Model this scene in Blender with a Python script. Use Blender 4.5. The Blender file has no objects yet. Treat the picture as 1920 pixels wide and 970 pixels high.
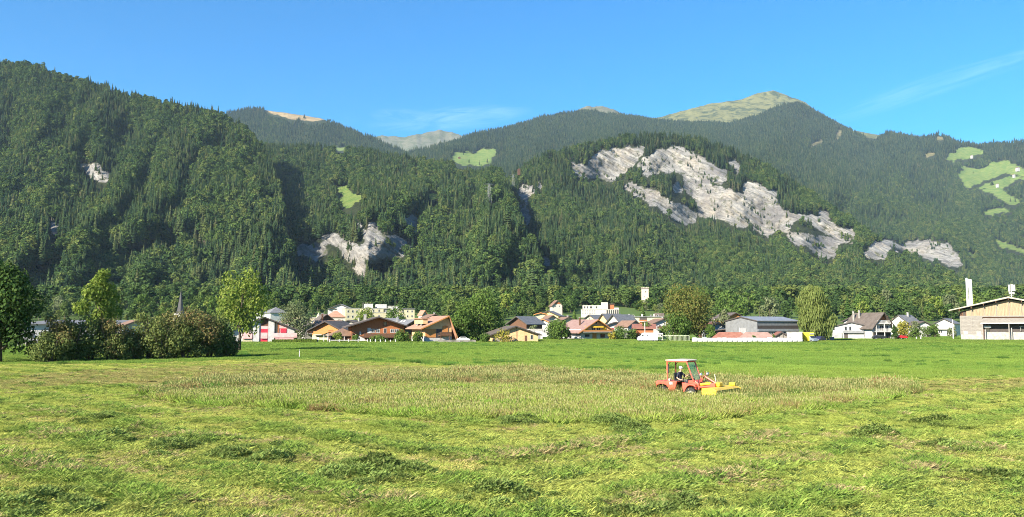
import bpy, bmesh, math, random
import numpy as np
from mathutils import Vector, Matrix

S = bpy.context.scene
COL = S.collection
RAD = math.radians
PI = math.pi

# ------------------------------------------------------------------ camera
CAMH = 4.3            # eye level on the raised field road
FPX = 1507.0          # focal length in photo pixels (1920 wide)
PITCH = math.atan((612.0 - 485.0) / FPX)
cam_d = bpy.data.cameras.new('camera'); cam = bpy.data.objects.new('camera', cam_d); COL.objects.link(cam)
cam_d.sensor_fit = 'HORIZONTAL'; cam_d.sensor_width = 36.0; cam_d.lens = 36.0 * FPX / 1920.0
cam_d.clip_start = 0.5; cam_d.clip_end = 60000
cam.location = (0, 0, CAMH); cam.rotation_euler = (PI / 2 + PITCH, 0, 0)
S.camera = cam

# ------------------------------------------------------------------ sun and sky
SUN_EL, SUN_AZ = RAD(28.0), RAD(42.0)      # azimuth: degrees to the left of straight behind the camera
TO_SUN = Vector((-math.sin(SUN_AZ) * math.cos(SUN_EL), -math.cos(SUN_AZ) * math.cos(SUN_EL), math.sin(SUN_EL)))
sun_d = bpy.data.lights.new('sun', 'SUN'); sun = bpy.data.objects.new('sun', sun_d); COL.objects.link(sun)
sun_d.energy = 5.0; sun_d.angle = RAD(0.53); sun_d.color = (1.0, 0.91, 0.76)
sun.rotation_euler = (-TO_SUN).to_track_quat('-Z', 'Y').to_euler()
sun.location = (-200, -150, 200)

W = bpy.data.worlds.new('World'); S.world = W; W.use_nodes = True
nt = W.node_tree; nt.nodes.clear()
def wn(t, **k):
    n = nt.nodes.new(t)
    for a, b in k.items(): setattr(n, a, b)
    return n
sky = wn('ShaderNodeTexSky', sky_type='NISHITA', sun_disc=False, sun_elevation=SUN_EL,
         sun_rotation=math.atan2(TO_SUN.x, TO_SUN.y), altitude=600, air_density=1.0, dust_density=0.25, ozone_density=2.0)
hs = wn('ShaderNodeHueSaturation'); hs.inputs['Hue'].default_value = 0.5025; hs.inputs['Saturation'].default_value = 1.68; hs.inputs['Value'].default_value = 1.0
nt.links.new(sky.outputs[0], hs.inputs['Color'])
# thin cirrus: a few faint wisps, stretched noise inside soft bands of the sky
tc = wn('ShaderNodeTexCoord')
def dirpix(px, py):
    c, s_ = math.cos(PITCH), math.sin(PITCH); up = 485.0 - py
    return Vector((px - 960.0, FPX * c - up * s_, FPX * s_ + up * c)).normalized()
def wisp(px, py, half_w, half_h, tilt, dens):
    """soft elliptical band around a direction of the sky, filled with streaky noise"""
    d0 = dirpix(px, py); rot = d0.to_track_quat('Y', 'Z').to_matrix()
    m1 = wn('ShaderNodeVectorMath', operation='SUBTRACT'); m1.inputs[1].default_value = d0; nt.links.new(tc.outputs['Generated'], m1.inputs[0])
    ax = rot @ Vector((math.cos(tilt), 0, math.sin(tilt))); az = rot @ Vector((-math.sin(tilt), 0, math.cos(tilt)))
    sq = []
    co = []
    for v_, h_ in ((ax, half_w), (az, half_h)):
        dt = wn('ShaderNodeVectorMath', operation='DOT_PRODUCT'); dt.inputs[1].default_value = v_ / h_; nt.links.new(m1.outputs[0], dt.inputs[0])
        p2 = wn('ShaderNodeMath', operation='MULTIPLY'); nt.links.new(dt.outputs['Value'], p2.inputs[0]); nt.links.new(dt.outputs['Value'], p2.inputs[1]); sq.append(p2.outputs[0]); co.append(dt.outputs['Value'])
    ad = wn('ShaderNodeMath', operation='ADD'); nt.links.new(sq[0], ad.inputs[0]); nt.links.new(sq[1], ad.inputs[1])
    inv = wn('ShaderNodeMath', operation='SUBTRACT', use_clamp=True); inv.inputs[0].default_value = 1.0; nt.links.new(ad.outputs[0], inv.inputs[1])
    cb = wn('ShaderNodeCombineXYZ'); nt.links.new(co[0], cb.inputs[0]); nt.links.new(co[1], cb.inputs[1]); cb.inputs[2].default_value = px * .01
    nz = wn('ShaderNodeTexNoise'); nz.inputs['Scale'].default_value = 1.5; nz.inputs['Detail'].default_value = 7; nz.inputs['Roughness'].default_value = 0.6; nz.inputs['Distortion'].default_value = 0.9; nt.links.new(cb.outputs[0], nz.inputs[0])
    rp = wn('ShaderNodeValToRGB'); rp.color_ramp.elements[0].position = 0.40; rp.color_ramp.elements[1].position = 0.75; nt.links.new(nz.outputs[0], rp.inputs[0])
    mu = wn('ShaderNodeMath', operation='MULTIPLY'); nt.links.new(rp.outputs[0], mu.inputs[0]); nt.links.new(inv.outputs[0], mu.inputs[1])
    mu2 = wn('ShaderNodeMath', operation='MULTIPLY'); mu2.inputs[1].default_value = dens; nt.links.new(mu.outputs[0], mu2.inputs[0]); return mu2.outputs[0]
acc = None
for a_ in ((845, 222, .105, .016, RAD(6), .20), (770, 222, .05, .012, RAD(-4), .14), (1790, 145, .16, .014, RAD(13), .13), (250, -350, .3, .03, RAD(8), .3), (1500, -500, .35, .03, RAD(-6), .3), (-900, 100, .25, .02, RAD(5), .3), (2900, 60, .25, .02, RAD(9), .3)):
    w_ = wisp(*a_)
    if acc is None: acc = w_
    else: ad_ = wn('ShaderNodeMath', operation='MAXIMUM'); nt.links.new(acc, ad_.inputs[0]); nt.links.new(w_, ad_.inputs[1]); acc = ad_.outputs[0]
mixc = wn('ShaderNodeMix', data_type='RGBA'); mixc.inputs[7].default_value = (7.0, 8.6, 10.2, 1)
nt.links.new(acc, mixc.inputs[0]); nt.links.new(hs.outputs[0], mixc.inputs[6])
bg = wn('ShaderNodeBackground'); bg.inputs[1].default_value = 0.082
wo = wn('ShaderNodeOutputWorld')
nt.links.new(mixc.outputs[2], bg.inputs[0]); nt.links.new(bg.outputs[0], wo.inputs[0])

vs = S.view_settings
vs.view_transform = 'Standard'; vs.look = 'None'; vs.exposure = 1.5; vs.gamma = 1.0; vs.use_curve_mapping = False
cy = S.cycles
cy.filter_width = 1.0; cy.max_bounces = 5; cy.diffuse_bounces = 2; cy.glossy_bounces = 2; cy.transmission_bounces = 4; cy.transparent_max_bounces = 6; cy.volume_bounces = 0
cy.caustics_reflective = False; cy.caustics_refractive = False
cy.use_denoising = True; cy.denoiser = 'OPENIMAGEDENOISE'; cy.denoising_input_passes = 'RGB_ALBEDO_NORMAL'; cy.denoising_prefilter = 'NONE'
try: cy.volume_max_steps = 16
except Exception: pass

# ------------------------------------------------------------------ helpers
def pix(px, py, Y):
    """world point seen at photo pixel (px, py) at distance Y along the ground (numpy friendly)"""
    c, s = math.cos(PITCH), math.sin(PITCH)
    up = (485.0 - py)
    dy = FPX * c - up * s
    dz = FPX * s + up * c
    k = Y / dy
    return (px - 960.0) * k, Y + 0 * k, CAMH + dz * k

def gz(x, y):
    """height of the valley floor: flat field, then a gentle fan rising under the village"""
    t = np.clip((np.asarray(y, float) - 285.0) / 560.0, 0, 1)
    return 26.0 * t * t * (3 - 2 * t)

def hash2(ix, iy, seed):
    h = (ix.astype(np.int64) * 374761393 + iy.astype(np.int64) * 668265263 + seed * 974634577) & 0x7fffffff
    h = ((h ^ (h >> 13)) * 1274126177) & 0x7fffffff
    h = (h ^ (h >> 16)) & 0xffff
    return h / 65535.0
def vnoise(x, y, seed=0):
    x = np.asarray(x, float); y = np.asarray(y, float)
    ix = np.floor(x); iy = np.floor(y); fx = x - ix; fy = y - iy
    fx = fx * fx * (3 - 2 * fx); fy = fy * fy * (3 - 2 * fy)
    a = hash2(ix, iy, seed); b = hash2(ix + 1, iy, seed); c = hash2(ix, iy + 1, seed); d = hash2(ix + 1, iy + 1, seed)
    return (a + (b - a) * fx) * (1 - fy) + (c + (d - c) * fx) * fy
def fbm(x, y, octv=4, seed=0, gain=0.5):
    s = 0; a = 1; tot = 0
    for o in range(octv):
        s = s + a * (vnoise(x, y, seed + o * 17) * 2 - 1); tot += a; a *= gain
        x = np.asarray(x) * 2.03 + 11.7; y = np.asarray(y) * 2.03 - 5.3
    return s / tot
def inpoly(px, py, poly):
    r = np.zeros(np.shape(px), bool); n = len(poly)
    for i in range(n):
        x0, y0 = poly[i]; x1, y1 = poly[(i + 1) % n]
        if y0 == y1: continue
        c = ((y0 > py) != (y1 > py)) & (px < (x1 - x0) * (py - y0) / (y1 - y0) + x0)
        r ^= c
    return r
def polymask(px, py, polys, warp=4.0, sc=9.0, seed=3):
    grow = ((3, 0), (-3, 0), (0, 3), (0, -3)) if polys is ROCK else ()
    wx = px + warp * fbm(px / sc, py / sc, 3, seed); wy = py + warp * fbm(px / sc + 31, py / sc + 7, 3, seed + 1)
    m = np.zeros(np.shape(px), bool)
    for p in polys:
        xs = [q[0] for q in p]; ys = [q[1] for q in p]
        if max(xs) < np.min(px) or min(xs) > np.max(px): continue
        m |= inpoly(wx, wy, p)
        for ox, oy in grow: m |= inpoly(wx + ox, wy + oy, p)
    return m

def mesh_np(name, verts, faces, mat=None, smooth=False, attrs=None, link=True):
    """mesh object from numpy vertices and a (n,3) or (n,4) face array"""
    me = bpy.data.meshes.new(name)
    verts = np.ascontiguousarray(verts, np.float32); faces = np.ascontiguousarray(faces, np.int32)
    nv, (nf, k) = len(verts), faces.shape
    me.vertices.add(nv); me.vertices.foreach_set('co', verts.ravel())
    me.loops.add(nf * k); me.loops.foreach_set('vertex_index', faces.ravel())
    me.polygons.add(nf); me.polygons.foreach_set('loop_start', np.arange(0, nf * k, k, dtype=np.int32))
    if smooth: me.polygons.foreach_set('use_smooth', np.ones(nf, bool))
    me.update(calc_edges=True)
    for an, (tp, dom, data) in (attrs or {}).items():
        a = me.attributes.new(an, tp, dom)
        a.data.foreach_set({'FLOAT': 'value', 'INT': 'value', 'FLOAT_COLOR': 'color', 'FLOAT_VECTOR': 'vector'}[tp], np.ascontiguousarray(data).ravel())
    if mat: me.materials.append(mat)
    o = bpy.data.objects.new(name, me)
    if link: COL.objects.link(o)
    return o

def tag(o, label=None, cat=None, group=None, kind=None):
    if label: o['label'] = label
    if cat: o['category'] = cat
    if group: o['group'] = group
    if kind: o['kind'] = kind
    return o
def empty(name, loc, rz=0.0):
    o = bpy.data.objects.new(name, None); COL.objects.link(o); o.location = loc; o.rotation_euler = (0, 0, rz); o.empty_display_size = 0.3
    return o

# ------------------------------------------------------------------ materials
MATS = {}
class NB:
    """small node builder"""
    def __init__(s, name):
        s.m = bpy.data.materials.new(name); s.m.use_nodes = True; s.t = s.m.node_tree; s.t.nodes.clear()
        s.out = s.n('ShaderNodeOutputMaterial'); MATS[name] = s.m
    def n(s, t, **k):
        n = s.t.nodes.new(t)
        for a, b in k.items(): setattr(n, a, b)
        return n
    def l(s, a, b): s.t.links.new(a, b)
    def pos(s): return s.n('ShaderNodeNewGeometry').outputs['Position']
    def noise(s, vec, scale, detail=4, rough=0.55, dist=0.0):
        n = s.n('ShaderNodeTexNoise'); n.inputs['Scale'].default_value = scale; n.inputs['Detail'].default_value = detail
        n.inputs['Roughness'].default_value = rough; n.inputs['Distortion'].default_value = dist
        if vec is not None: s.l(vec, n.inputs['Vector'])
        return n.outputs[0]
    def map(s, vec, scale=(1, 1, 1), rot=(0, 0, 0)):
        n = s.n('ShaderNodeMapping'); n.inputs['Scale'].default_value = scale; n.inputs['Rotation'].default_value = rot; s.l(vec, n.inputs[0]); return n.outputs[0]
    def turn(s, vec, rot, scale): return s.map(s.map(vec, (1, 1, 1), rot), scale)
    def ramp(s, fac, stops, interp='LINEAR'):
        n = s.n('ShaderNodeValToRGB'); e = n.color_ramp.elements; n.color_ramp.interpolation = interp
        while len(e) < len(stops): e.new(0.5)
        for i, (p, c) in enumerate(stops):
            e[i].position = p; e[i].color = (c, c, c, 1) if not hasattr(c, '__len__') else (*c[:3], 1)
        s.l(fac, n.inputs[0]); return n.outputs[0]
    def mix(s, fac, a, b, blend='MIX'):
        n = s.n('ShaderNodeMix', data_type='RGBA', blend_type=blend)
        for i, v in ((0, fac), (6, a), (7, b)):
            if hasattr(v, 'links'): s.l(v, n.inputs[i])
            elif i == 0: n.inputs[0].default_value = v
            else: n.inputs[i].default_value = (*v[:3], 1)
        return n.outputs[2]
    def math(s, op, a, b=0.0):
        n = s.n('ShaderNodeMath', operation=op)
        for i, v in ((0, a), (1, b)):
            if hasattr(v, 'links'): s.l(v, n.inputs[i])
            else: n.inputs[i].default_value = v
        return n.outputs[0]
    def attr(s, name, kind='GEOMETRY'):
        return s.n('ShaderNodeAttribute', attribute_type=kind, attribute_name=name)
    def bump(s, h, strength=0.5, dist=0.1):
        n = s.n('ShaderNodeBump'); n.inputs['Strength'].default_value = strength; n.inputs['Distance'].default_value = dist; s.l(h, n.inputs['Height']); return n.outputs[0]
    def bsdf(s, col, rough=0.8, metal=0.0, normal=None, spec=0.3, **kw):
        n = s.n('ShaderNodeBsdfPrincipled'); n.inputs['Roughness'].default_value = rough; n.inputs['Metallic'].default_value = metal
        n.inputs['Specular IOR Level'].default_value = spec
        for k, v in kw.items(): n.inputs[k].default_value = v
        if hasattr(col, 'links'): s.l(col, n.inputs['Base Color'])
        else: n.inputs['Base Color'].default_value = (*col[:3], 1)
        if normal is not None: s.l(normal, n.inputs['Normal'])
        s.l(n.outputs[0], s.out.inputs[0]); return n
    def leaf(s, col, trans=0.3, tcol=None):
        d = s.n('ShaderNodeBsdfDiffuse'); t = s.n('ShaderNodeBsdfTranslucent'); mx = s.n('ShaderNodeMixShader'); mx.inputs[0].default_value = trans
        s.l(col, d.inputs[0]); s.l(tcol if tcol is not None else col, t.inputs[0]); s.l(d.outputs[0], mx.inputs[1]); s.l(t.outputs[0], mx.inputs[2])
        s.l(mx.outputs[0], s.out.inputs[0])

def plain(name, col, rough=0.75, metal=0.0, var=0.12, scale=1.2, spec=0.3):
    """painted or rendered surface with slight weathering"""
    if name in MATS: return MATS[name]
    b = NB(name); p = b.pos()
    n = b.noise(p, scale, 6, 0.65)
    dark = tuple(c * (1 - 2 * var) for c in col); lite = tuple(min(0.95, c * (1 + 0.6 * var)) for c in col)
    b.bsdf(b.ramp(n, [(0.3, dark), (0.62, lite)]), rough, metal, spec=spec)
    return b.m
def wood(name, c0, c1, scale=(3, 3, 14)):
    if name in MATS: return MATS[name]
    b = NB(name); p = b.map(b.pos(), scale)
    n = b.noise(p, 1.0, 5, 0.65, 0.4)
    b.bsdf(b.ramp(n, [(0.32, c0), (0.66, c1)]), 0.75); return b.m
def rooftile(name, c0, c1):
    if name in MATS: return MATS[name]
    b = NB(name); p = b.pos()
    n = b.noise(p, 0.9, 6, 0.7); w = b.n('ShaderNodeTexWave', bands_direction='Z'); w.inputs['Scale'].default_value = 2.2; w.inputs['Distortion'].default_value = 0.6
    b.l(p, w.inputs['Vector'])
    b.bsdf(b.ramp(n, [(0.3, c0), (0.65, c1)]), 0.7, normal=b.bump(w.outputs[1], 0.25, 0.05)); return b.m
# ------------------------------------------------------------------ forest tree prototypes (unit height, instanced by the forest only)
def conifer_np(seed, layers=12, rad=0.17, bare=0.06, droop=0.35, per=8):
    r = np.random.RandomState(seed); V = []; F = []
    def quad(a, b, c, d):
        i = len(V); V.extend([a, b, c, d]); F.append((i, i + 1, i + 2, i + 3))
    for k in range(layers):
        t = k / (layers - 1); h = bare + (0.97 - bare) * t ** 0.92
        R = rad * ((1 - t) ** 0.8) + 0.012
        R *= 0.85 + 0.3 * r.rand()
        n = max(4, int(per * (0.55 + 0.45 * (1 - t)) + 0.5)); a0 = r.rand() * 6.28
        for j in range(n):
            a = a0 + 6.283 * j / n + r.uniform(-.25, .25); L = R * r.uniform(0.7, 1.2)
            ca, sa = math.cos(a), math.sin(a); w = L * r.uniform(0.42, 0.6)
            up = 0.035; tip = -droop * L * r.uniform(0.6, 1.3)
            quad((0, 0, h + up), (ca * L * .55 - sa * w, sa * L * .55 + ca * w, h + tip * .45), (ca * L, sa * L, h + tip), (ca * L * .55 + sa * w, sa * L * .55 - ca * w, h + tip * .35))
    quad((-.004, 0, .9), (.004, 0, .9), (.001, 0, 1.02), (-.001, 0, 1.02)); quad((0, -.012, .9), (0, .012, .9), (0, .001, 1.02), (0, -.001, 1.02))
    nl = len(F)
    for j in range(3):
        a = 2.094 * j; b = a + 2.094
        quad((.013 * math.cos(a), .013 * math.sin(a), -.12), (.013 * math.cos(b), .013 * math.sin(b), -.12), (.004 * math.cos(b), .004 * math.sin(b), .9), (.004 * math.cos(a), .004 * math.sin(a), .9))
    return np.array(V), np.array(F), nl
def broad_np(seed, lobes=9, per=46, wid=0.34, leaf=0.06, base=0.22):
    r = np.random.RandomState(seed); V = []; F = []
    def quad(a, b, c, d):
        i = len(V); V.extend([a, b, c, d]); F.append((i, i + 1, i + 2, i + 3))
    for k in range(lobes):
        z = base + 0.12 + (0.82 - base) * (k + 0.5) / lobes
        prof = math.sin(PI * min(1, max(0.08, (z - base) / (1.02 - base))) ** 0.8)
        a = r.rand() * 6.28; rr = wid * 0.62 * prof * math.sqrt(r.rand())
        c = np.array([rr * math.cos(a), rr * math.sin(a), z]); R = 0.17 * r.uniform(0.75, 1.2)
        for j in range(per):
            d = r.normal(size=3); d /= np.linalg.norm(d)
            if d[2] < -0.5: d[2] *= -1
            p = c + d * R * r.uniform(0.75, 1.08) * np.array([1, 1, 0.85])
            nrm = d + r.normal(size=3) * 0.5; nrm /= np.linalg.norm(nrm)
            u = np.cross(nrm, (0.3, 0.2, 1)); u /= np.linalg.norm(u); v = np.cross(nrm, u); s = leaf * r.uniform(0.55, 1.1)
            quad(p - u * s, p - v * s * .7, p + u * s, p + v * s * .7)
    nl = len(F)
    for j in range(3):
        a = 2.094 * j; b = a + 2.094
        quad((.018 * math.cos(a), .018 * math.sin(a), -.12), (.018 * math.cos(b), .018 * math.sin(b), -.12), (.006 * math.cos(b), .006 * math.sin(b), .75), (.006 * math.cos(a), .006 * math.sin(a), .75))
    return np.array(V), np.array(F), nl

def forest_mat(name, stops, trans=0.2):
    b = NB(name); oi = b.n('ShaderNodeObjectInfo'); g = b.n('ShaderNodeNewGeometry')
    big = b.noise(oi.outputs['Location'], 0.008, 4, 0.65)
    f = b.math('ADD', b.math('MULTIPLY', oi.outputs['Random'], 0.50), b.math('MULTIPLY', big, 0.50))
    c = b.ramp(f, stops)
    c = b.mix(b.math('MULTIPLY', g.outputs['Random Per Island'], 0.42), c, (0.012, 0.02, 0.010))
    b.leaf(c, trans); return b.m
M_CON = forest_mat('conifer_needles', [(0.15, (0.022, 0.048, 0.027)), (0.38, (0.042, 0.080, 0.036)), (0.56, (0.076, 0.118, 0.045)), (0.72, (0.125, 0.152, 0.056)), (0.85, (0.165, 0.15, 0.082))])
M_BRO = forest_mat('broadleaf_leaves', [(0.15, (0.034, 0.070, 0.027)), (0.4, (0.068, 0.120, 0.036)), (0.58, (0.110, 0.170, 0.046)), (0.80, (0.185, 0.215, 0.060))], 0.25)
M_BARKF = plain('far_bark', (0.13, 0.105, 0.085), 0.9, var=0.3)

PROTO = bpy.data.collections.new('forest_tree_kinds')      # never linked to the scene: only the forests' node trees read it
def proto(name, data, mat):
    V, F, nl = data
    o = mesh_np(name, V, F, mat, link=False); o.data.materials.append(M_BARKF)
    mi = np.zeros(len(F), np.int32); mi[nl:] = 1; o.data.polygons.foreach_set('material_index', mi)
    PROTO.objects.link(o); return o
NPROTO = [proto('kind_0', conifer_np(1, 19, .150, .06, .42, 9), M_CON), proto('kind_1', conifer_np(2, 20, 0.125, 0.10, 0.5, 8), M_CON), proto('kind_2', conifer_np(3, 14, 0.14, 0.32, 0.25, 8), M_CON),
          proto('kind_3', conifer_np(4, 18, 0.17, 0.03, 0.36, 10), M_CON),
          proto('kind_4', broad_np(11), M_BRO), proto('kind_5', broad_np(12, 8, 50, 0.42, 0.065, 0.14), M_BRO), proto('kind_6', broad_np(13, 11, 40, 0.30, 0.055, 0.2), M_BRO),
          proto('kind_7', broad_np(14, 7, 56, 0.46, 0.07, 0.05), M_BRO)]

def instancer(name, coll, pts, idx, scale, rot, tilt=None, extra=None):
    """one object whose node tree sets a member of coll on every point"""
    n = len(pts)
    at = {'kind_index': ('INT', 'POINT', np.asarray(idx, np.int32)), 'size': ('FLOAT_VECTOR', 'POINT', np.asarray(scale, np.float32)),
          'turn': ('FLOAT_VECTOR', 'POINT', np.asarray(rot, np.float32))}
    at.update(extra or {})
    me = bpy.data.meshes.new(name); me.vertices.add(n); me.vertices.foreach_set('co', np.ascontiguousarray(pts, np.float32).ravel())
    for an, (tp, dom, data) in at.items():
        a = me.attributes.new(an, tp, dom)
        a.data.foreach_set({'FLOAT': 'value', 'INT': 'value', 'FLOAT_COLOR': 'color', 'FLOAT_VECTOR': 'vector'}[tp], np.ascontiguousarray(data).ravel())
    o = bpy.data.objects.new(name, me); COL.objects.link(o)
    g = bpy.data.node_groups.new(name + '_nodes', 'GeometryNodeTree')
    g.interface.new_socket('Geometry', in_out='INPUT', socket_type='NodeSocketGeometry'); g.interface.new_socket('Geometry', in_out='OUTPUT', socket_type='NodeSocketGeometry')
    N = g.nodes.new; L = g.links.new
    gi, go = N('NodeGroupInput'), N('NodeGroupOutput')
    ci = N('GeometryNodeCollectionInfo'); ci.inputs[0].default_value = coll; ci.inputs['Separate Children'].default_value = True; ci.inputs['Reset Children'].default_value = True
    ip = N('GeometryNodeInstanceOnPoints'); ip.inputs['Pick Instance'].default_value = True
    def na(nm, tp):
        q = N('GeometryNodeInputNamedAttribute'); q.data_type = tp; q.inputs[0].default_value = nm; return [s for s in q.outputs if s.enabled and s.name == 'Attribute'][0]
    L(gi.outputs[0], ip.inputs['Points']); L(ci.outputs[0], ip.inputs['Instance'])
    L(na('kind_index', 'INT'), ip.inputs['Instance Index']); L(na('size', 'FLOAT_VECTOR'), ip.inputs['Scale']); L(na('turn', 'FLOAT_VECTOR'), ip.inputs['Rotation'])
    L(ip.outputs[0], go.inputs[0])
    m = o.modifiers.new('scatter', 'NODES'); m.node_group = g
    return o

# ------------------------------------------------------------------ mountains
def crop(pts, ox, oy, s): return [(ox + x / s, oy + y / s) for x, y in pts]
ROCK = [crop(p, 960, 160, 2.0) for p in [
    [(225, 300), (270, 305), (330, 255), (400, 240), (440, 235), (500, 232), (490, 250), (460, 290), (440, 310), (400, 330), (385, 355), (350, 350), (300, 340), (250, 335)],
    [(470, 300), (520, 265), (560, 245), (610, 235), (650, 240), (700, 265), (740, 290), (790, 320), (810, 350), (780, 370), (730, 352), (700, 345), (660, 350), (620, 325), (560, 320), (500, 335)],
    [(640, 340), (720, 345), (770, 390), (840, 405), (880, 420), (870, 370), (900, 365), (950, 390), (990, 400), (985, 440), (1010, 470), (1080, 485), (1120, 500), (1060, 505), (1040, 545), (990, 545), (970, 562), (900, 530), (840, 525), (770, 498), (710, 485), (690, 440), (660, 400)],
    [(1110, 495), (1170, 500), (1230, 540), (1290, 550), (1270, 585), (1240, 592), (1180, 552), (1120, 520)],
    [(415, 380), (450, 375), (520, 395), (560, 420), (620, 450), (690, 480), (685, 515), (650, 522), (600, 490), (560, 460), (500, 430), (450, 405)],
    [(1040, 555), (1100, 560), (1160, 570), (1230, 590), (1215, 640), (1160, 642), (1110, 602), (1060, 592)],
    [(1150, 470), (1190, 488), (1180, 502), (1155, 490)],
    [(1320, 630), (1350, 600), (1400, 585), (1430, 590), (1415, 610), (1400, 645), (1370, 652), (1340, 640)],
    [(1430, 595), (1460, 600), (1500, 588), (1560, 583), (1640, 598), (1665, 630), (1690, 670), (1660, 682), (1600, 655), (1540, 638), (1480, 618), (1445, 616)],
    [(25, 385), (50, 370), (80, 390), (62, 420), (52, 450), (68, 490), (60, 515), (38, 490), (33, 450), (22, 420)],
    [(100, 370), (120, 378), (112, 392), (98, 385)], [(105, 650), (140, 655), (146, 672), (112, 668)],
    [(815, 288), (850, 300), (850, 322), (818, 316)], [(605, 370), (640, 385), (636, 405), (606, 392)]]]
ROCK += [crop(p, 500, 360, 4.04) for p in [
    [(205, 420), (250, 412), (330, 420), (370, 395), (440, 400), (440, 470), (400, 482), (380, 512), (330, 492), (280, 472), (240, 482), (218, 450)],
    [(430, 335), (520, 322), (570, 348), (620, 366), (660, 388), (690, 430), (680, 460), (668, 505), (640, 525), (606, 505), (580, 455), (540, 415), (490, 395), (446, 385)],
    [(735, 380), (755, 300), (785, 248), (832, 236), (842, 290), (862, 330), (930, 338), (985, 342), (1045, 368), (1075, 400), (1055, 455), (1012, 495), (940, 525), (880, 515), (830, 535), (780, 524), (720, 474), (698, 440)],
    [(678, 462), (712, 478), (738, 560), (744, 640), (722, 650), (690, 598), (648, 564)],
    [(668, 245), (704, 255), (702, 294), (672, 290)], [(1035, 200), (1132, 192), (1148, 240), (1142, 305), (1108, 292), (1066, 240)],
    [(745, 720), (772, 735), (765, 770), (748, 760)]]]
ROCK += [[(150, 309), (181, 311), (194, 322), (208, 327), (206, 338), (190, 336), (172, 330), (157, 321)], [(90, 420), (108, 421), (113, 433), (94, 433)], [(255, 552), (290, 548), (304, 556), (280, 561), (258, 560)]]
MEAD = [crop(p, 1700, 240, 3.73) for p in [
    [(265, 215), (300, 175), (370, 145), (450, 140), (545, 160), (540, 185), (470, 190), (450, 210), (400, 215), (350, 205), (330, 235)],
    [(345, 320), (400, 290), (365, 262), (420, 270), (500, 280), (570, 270), (580, 240), (640, 250), (690, 222), (760, 250), (830, 280), (930, 300), (930, 330), (821, 332), (745, 322), (690, 318), (640, 340), (580, 360), (530, 378), (470, 400), (440, 425), (415, 405), (370, 350)],
    [(500, 430), (560, 385), (640, 365), (700, 345), (760, 338), (821, 336), (930, 340), (930, 360), (780, 352), (735, 380), (690, 410), (670, 440), (700, 462), (760, 482), (810, 512), (790, 532), (720, 532), (650, 492), (600, 462)],
    [(525, 585), (600, 570), (680, 560), (740, 590), (680, 596), (600, 602), (590, 620)],
    [(610, 755), (660, 790), (720, 815), (821, 850), (930, 870), (930, 900), (821, 882), (760, 862), (700, 842), (660, 842), (630, 800)],
    [(400, 860), (470, 880), (490, 905), (440, 902)]]]
MEAD += [crop(p, 400, 180, 3.2) for p in [
    [(1440, 340), (1480, 340), (1530, 330), (1550, 345), (1620, 320), (1697, 313), (1690, 350), (1660, 380), (1672, 418), (1600, 418), (1540, 412), (1490, 418), (1448, 402), (1442, 370)],
    [(722, 545), (800, 543), (832, 580), (880, 588), (925, 595), (880, 622), (840, 655), (800, 672), (752, 655), (758, 620), (790, 600), (758, 570)],
    [(1605, 577), (1690, 558), (1705, 592), (1660, 594)], [(1278, 590), (1352, 588), (1335, 622), (1298, 622)], [(728, 300), (805, 308), (792, 326), (738, 322)], [(1180, 430), (1230, 425), (1240, 445), (1195, 445)]]]
BARE = [crop(p, 400, 180, 3.2) for p in [[(305, 78), (350, 66), (420, 76), (500, 100), (560, 106), (660, 116), (690, 136), (600, 152), (540, 148), (480, 140), (400, 120), (330, 100)]]]
BARE += [crop(p, 1040, 240, 3.2) for p in [[(1680, 50), (1700, 10), (1730, 15), (1710, 50), (1690, 80)], [(1530, 100), (1600, 70), (1610, 85), (1550, 110)], [(1850, 36), (1930, 34), (1940, 60), (1880, 60)]]]
BARE += [crop(p, 1700, 240, 3.73) for p in [[(120, 185), (160, 170), (200, 172), (190, 195), (140, 205)], [(210, 60), (260, 62), (255, 82), (215, 80)]]]

def lineat(line, x):
    a = np.array(line, float); return np.interp(x, a[:, 0], a[:, 1]), np.interp(x, a[:, 0], a[:, 2])

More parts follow.
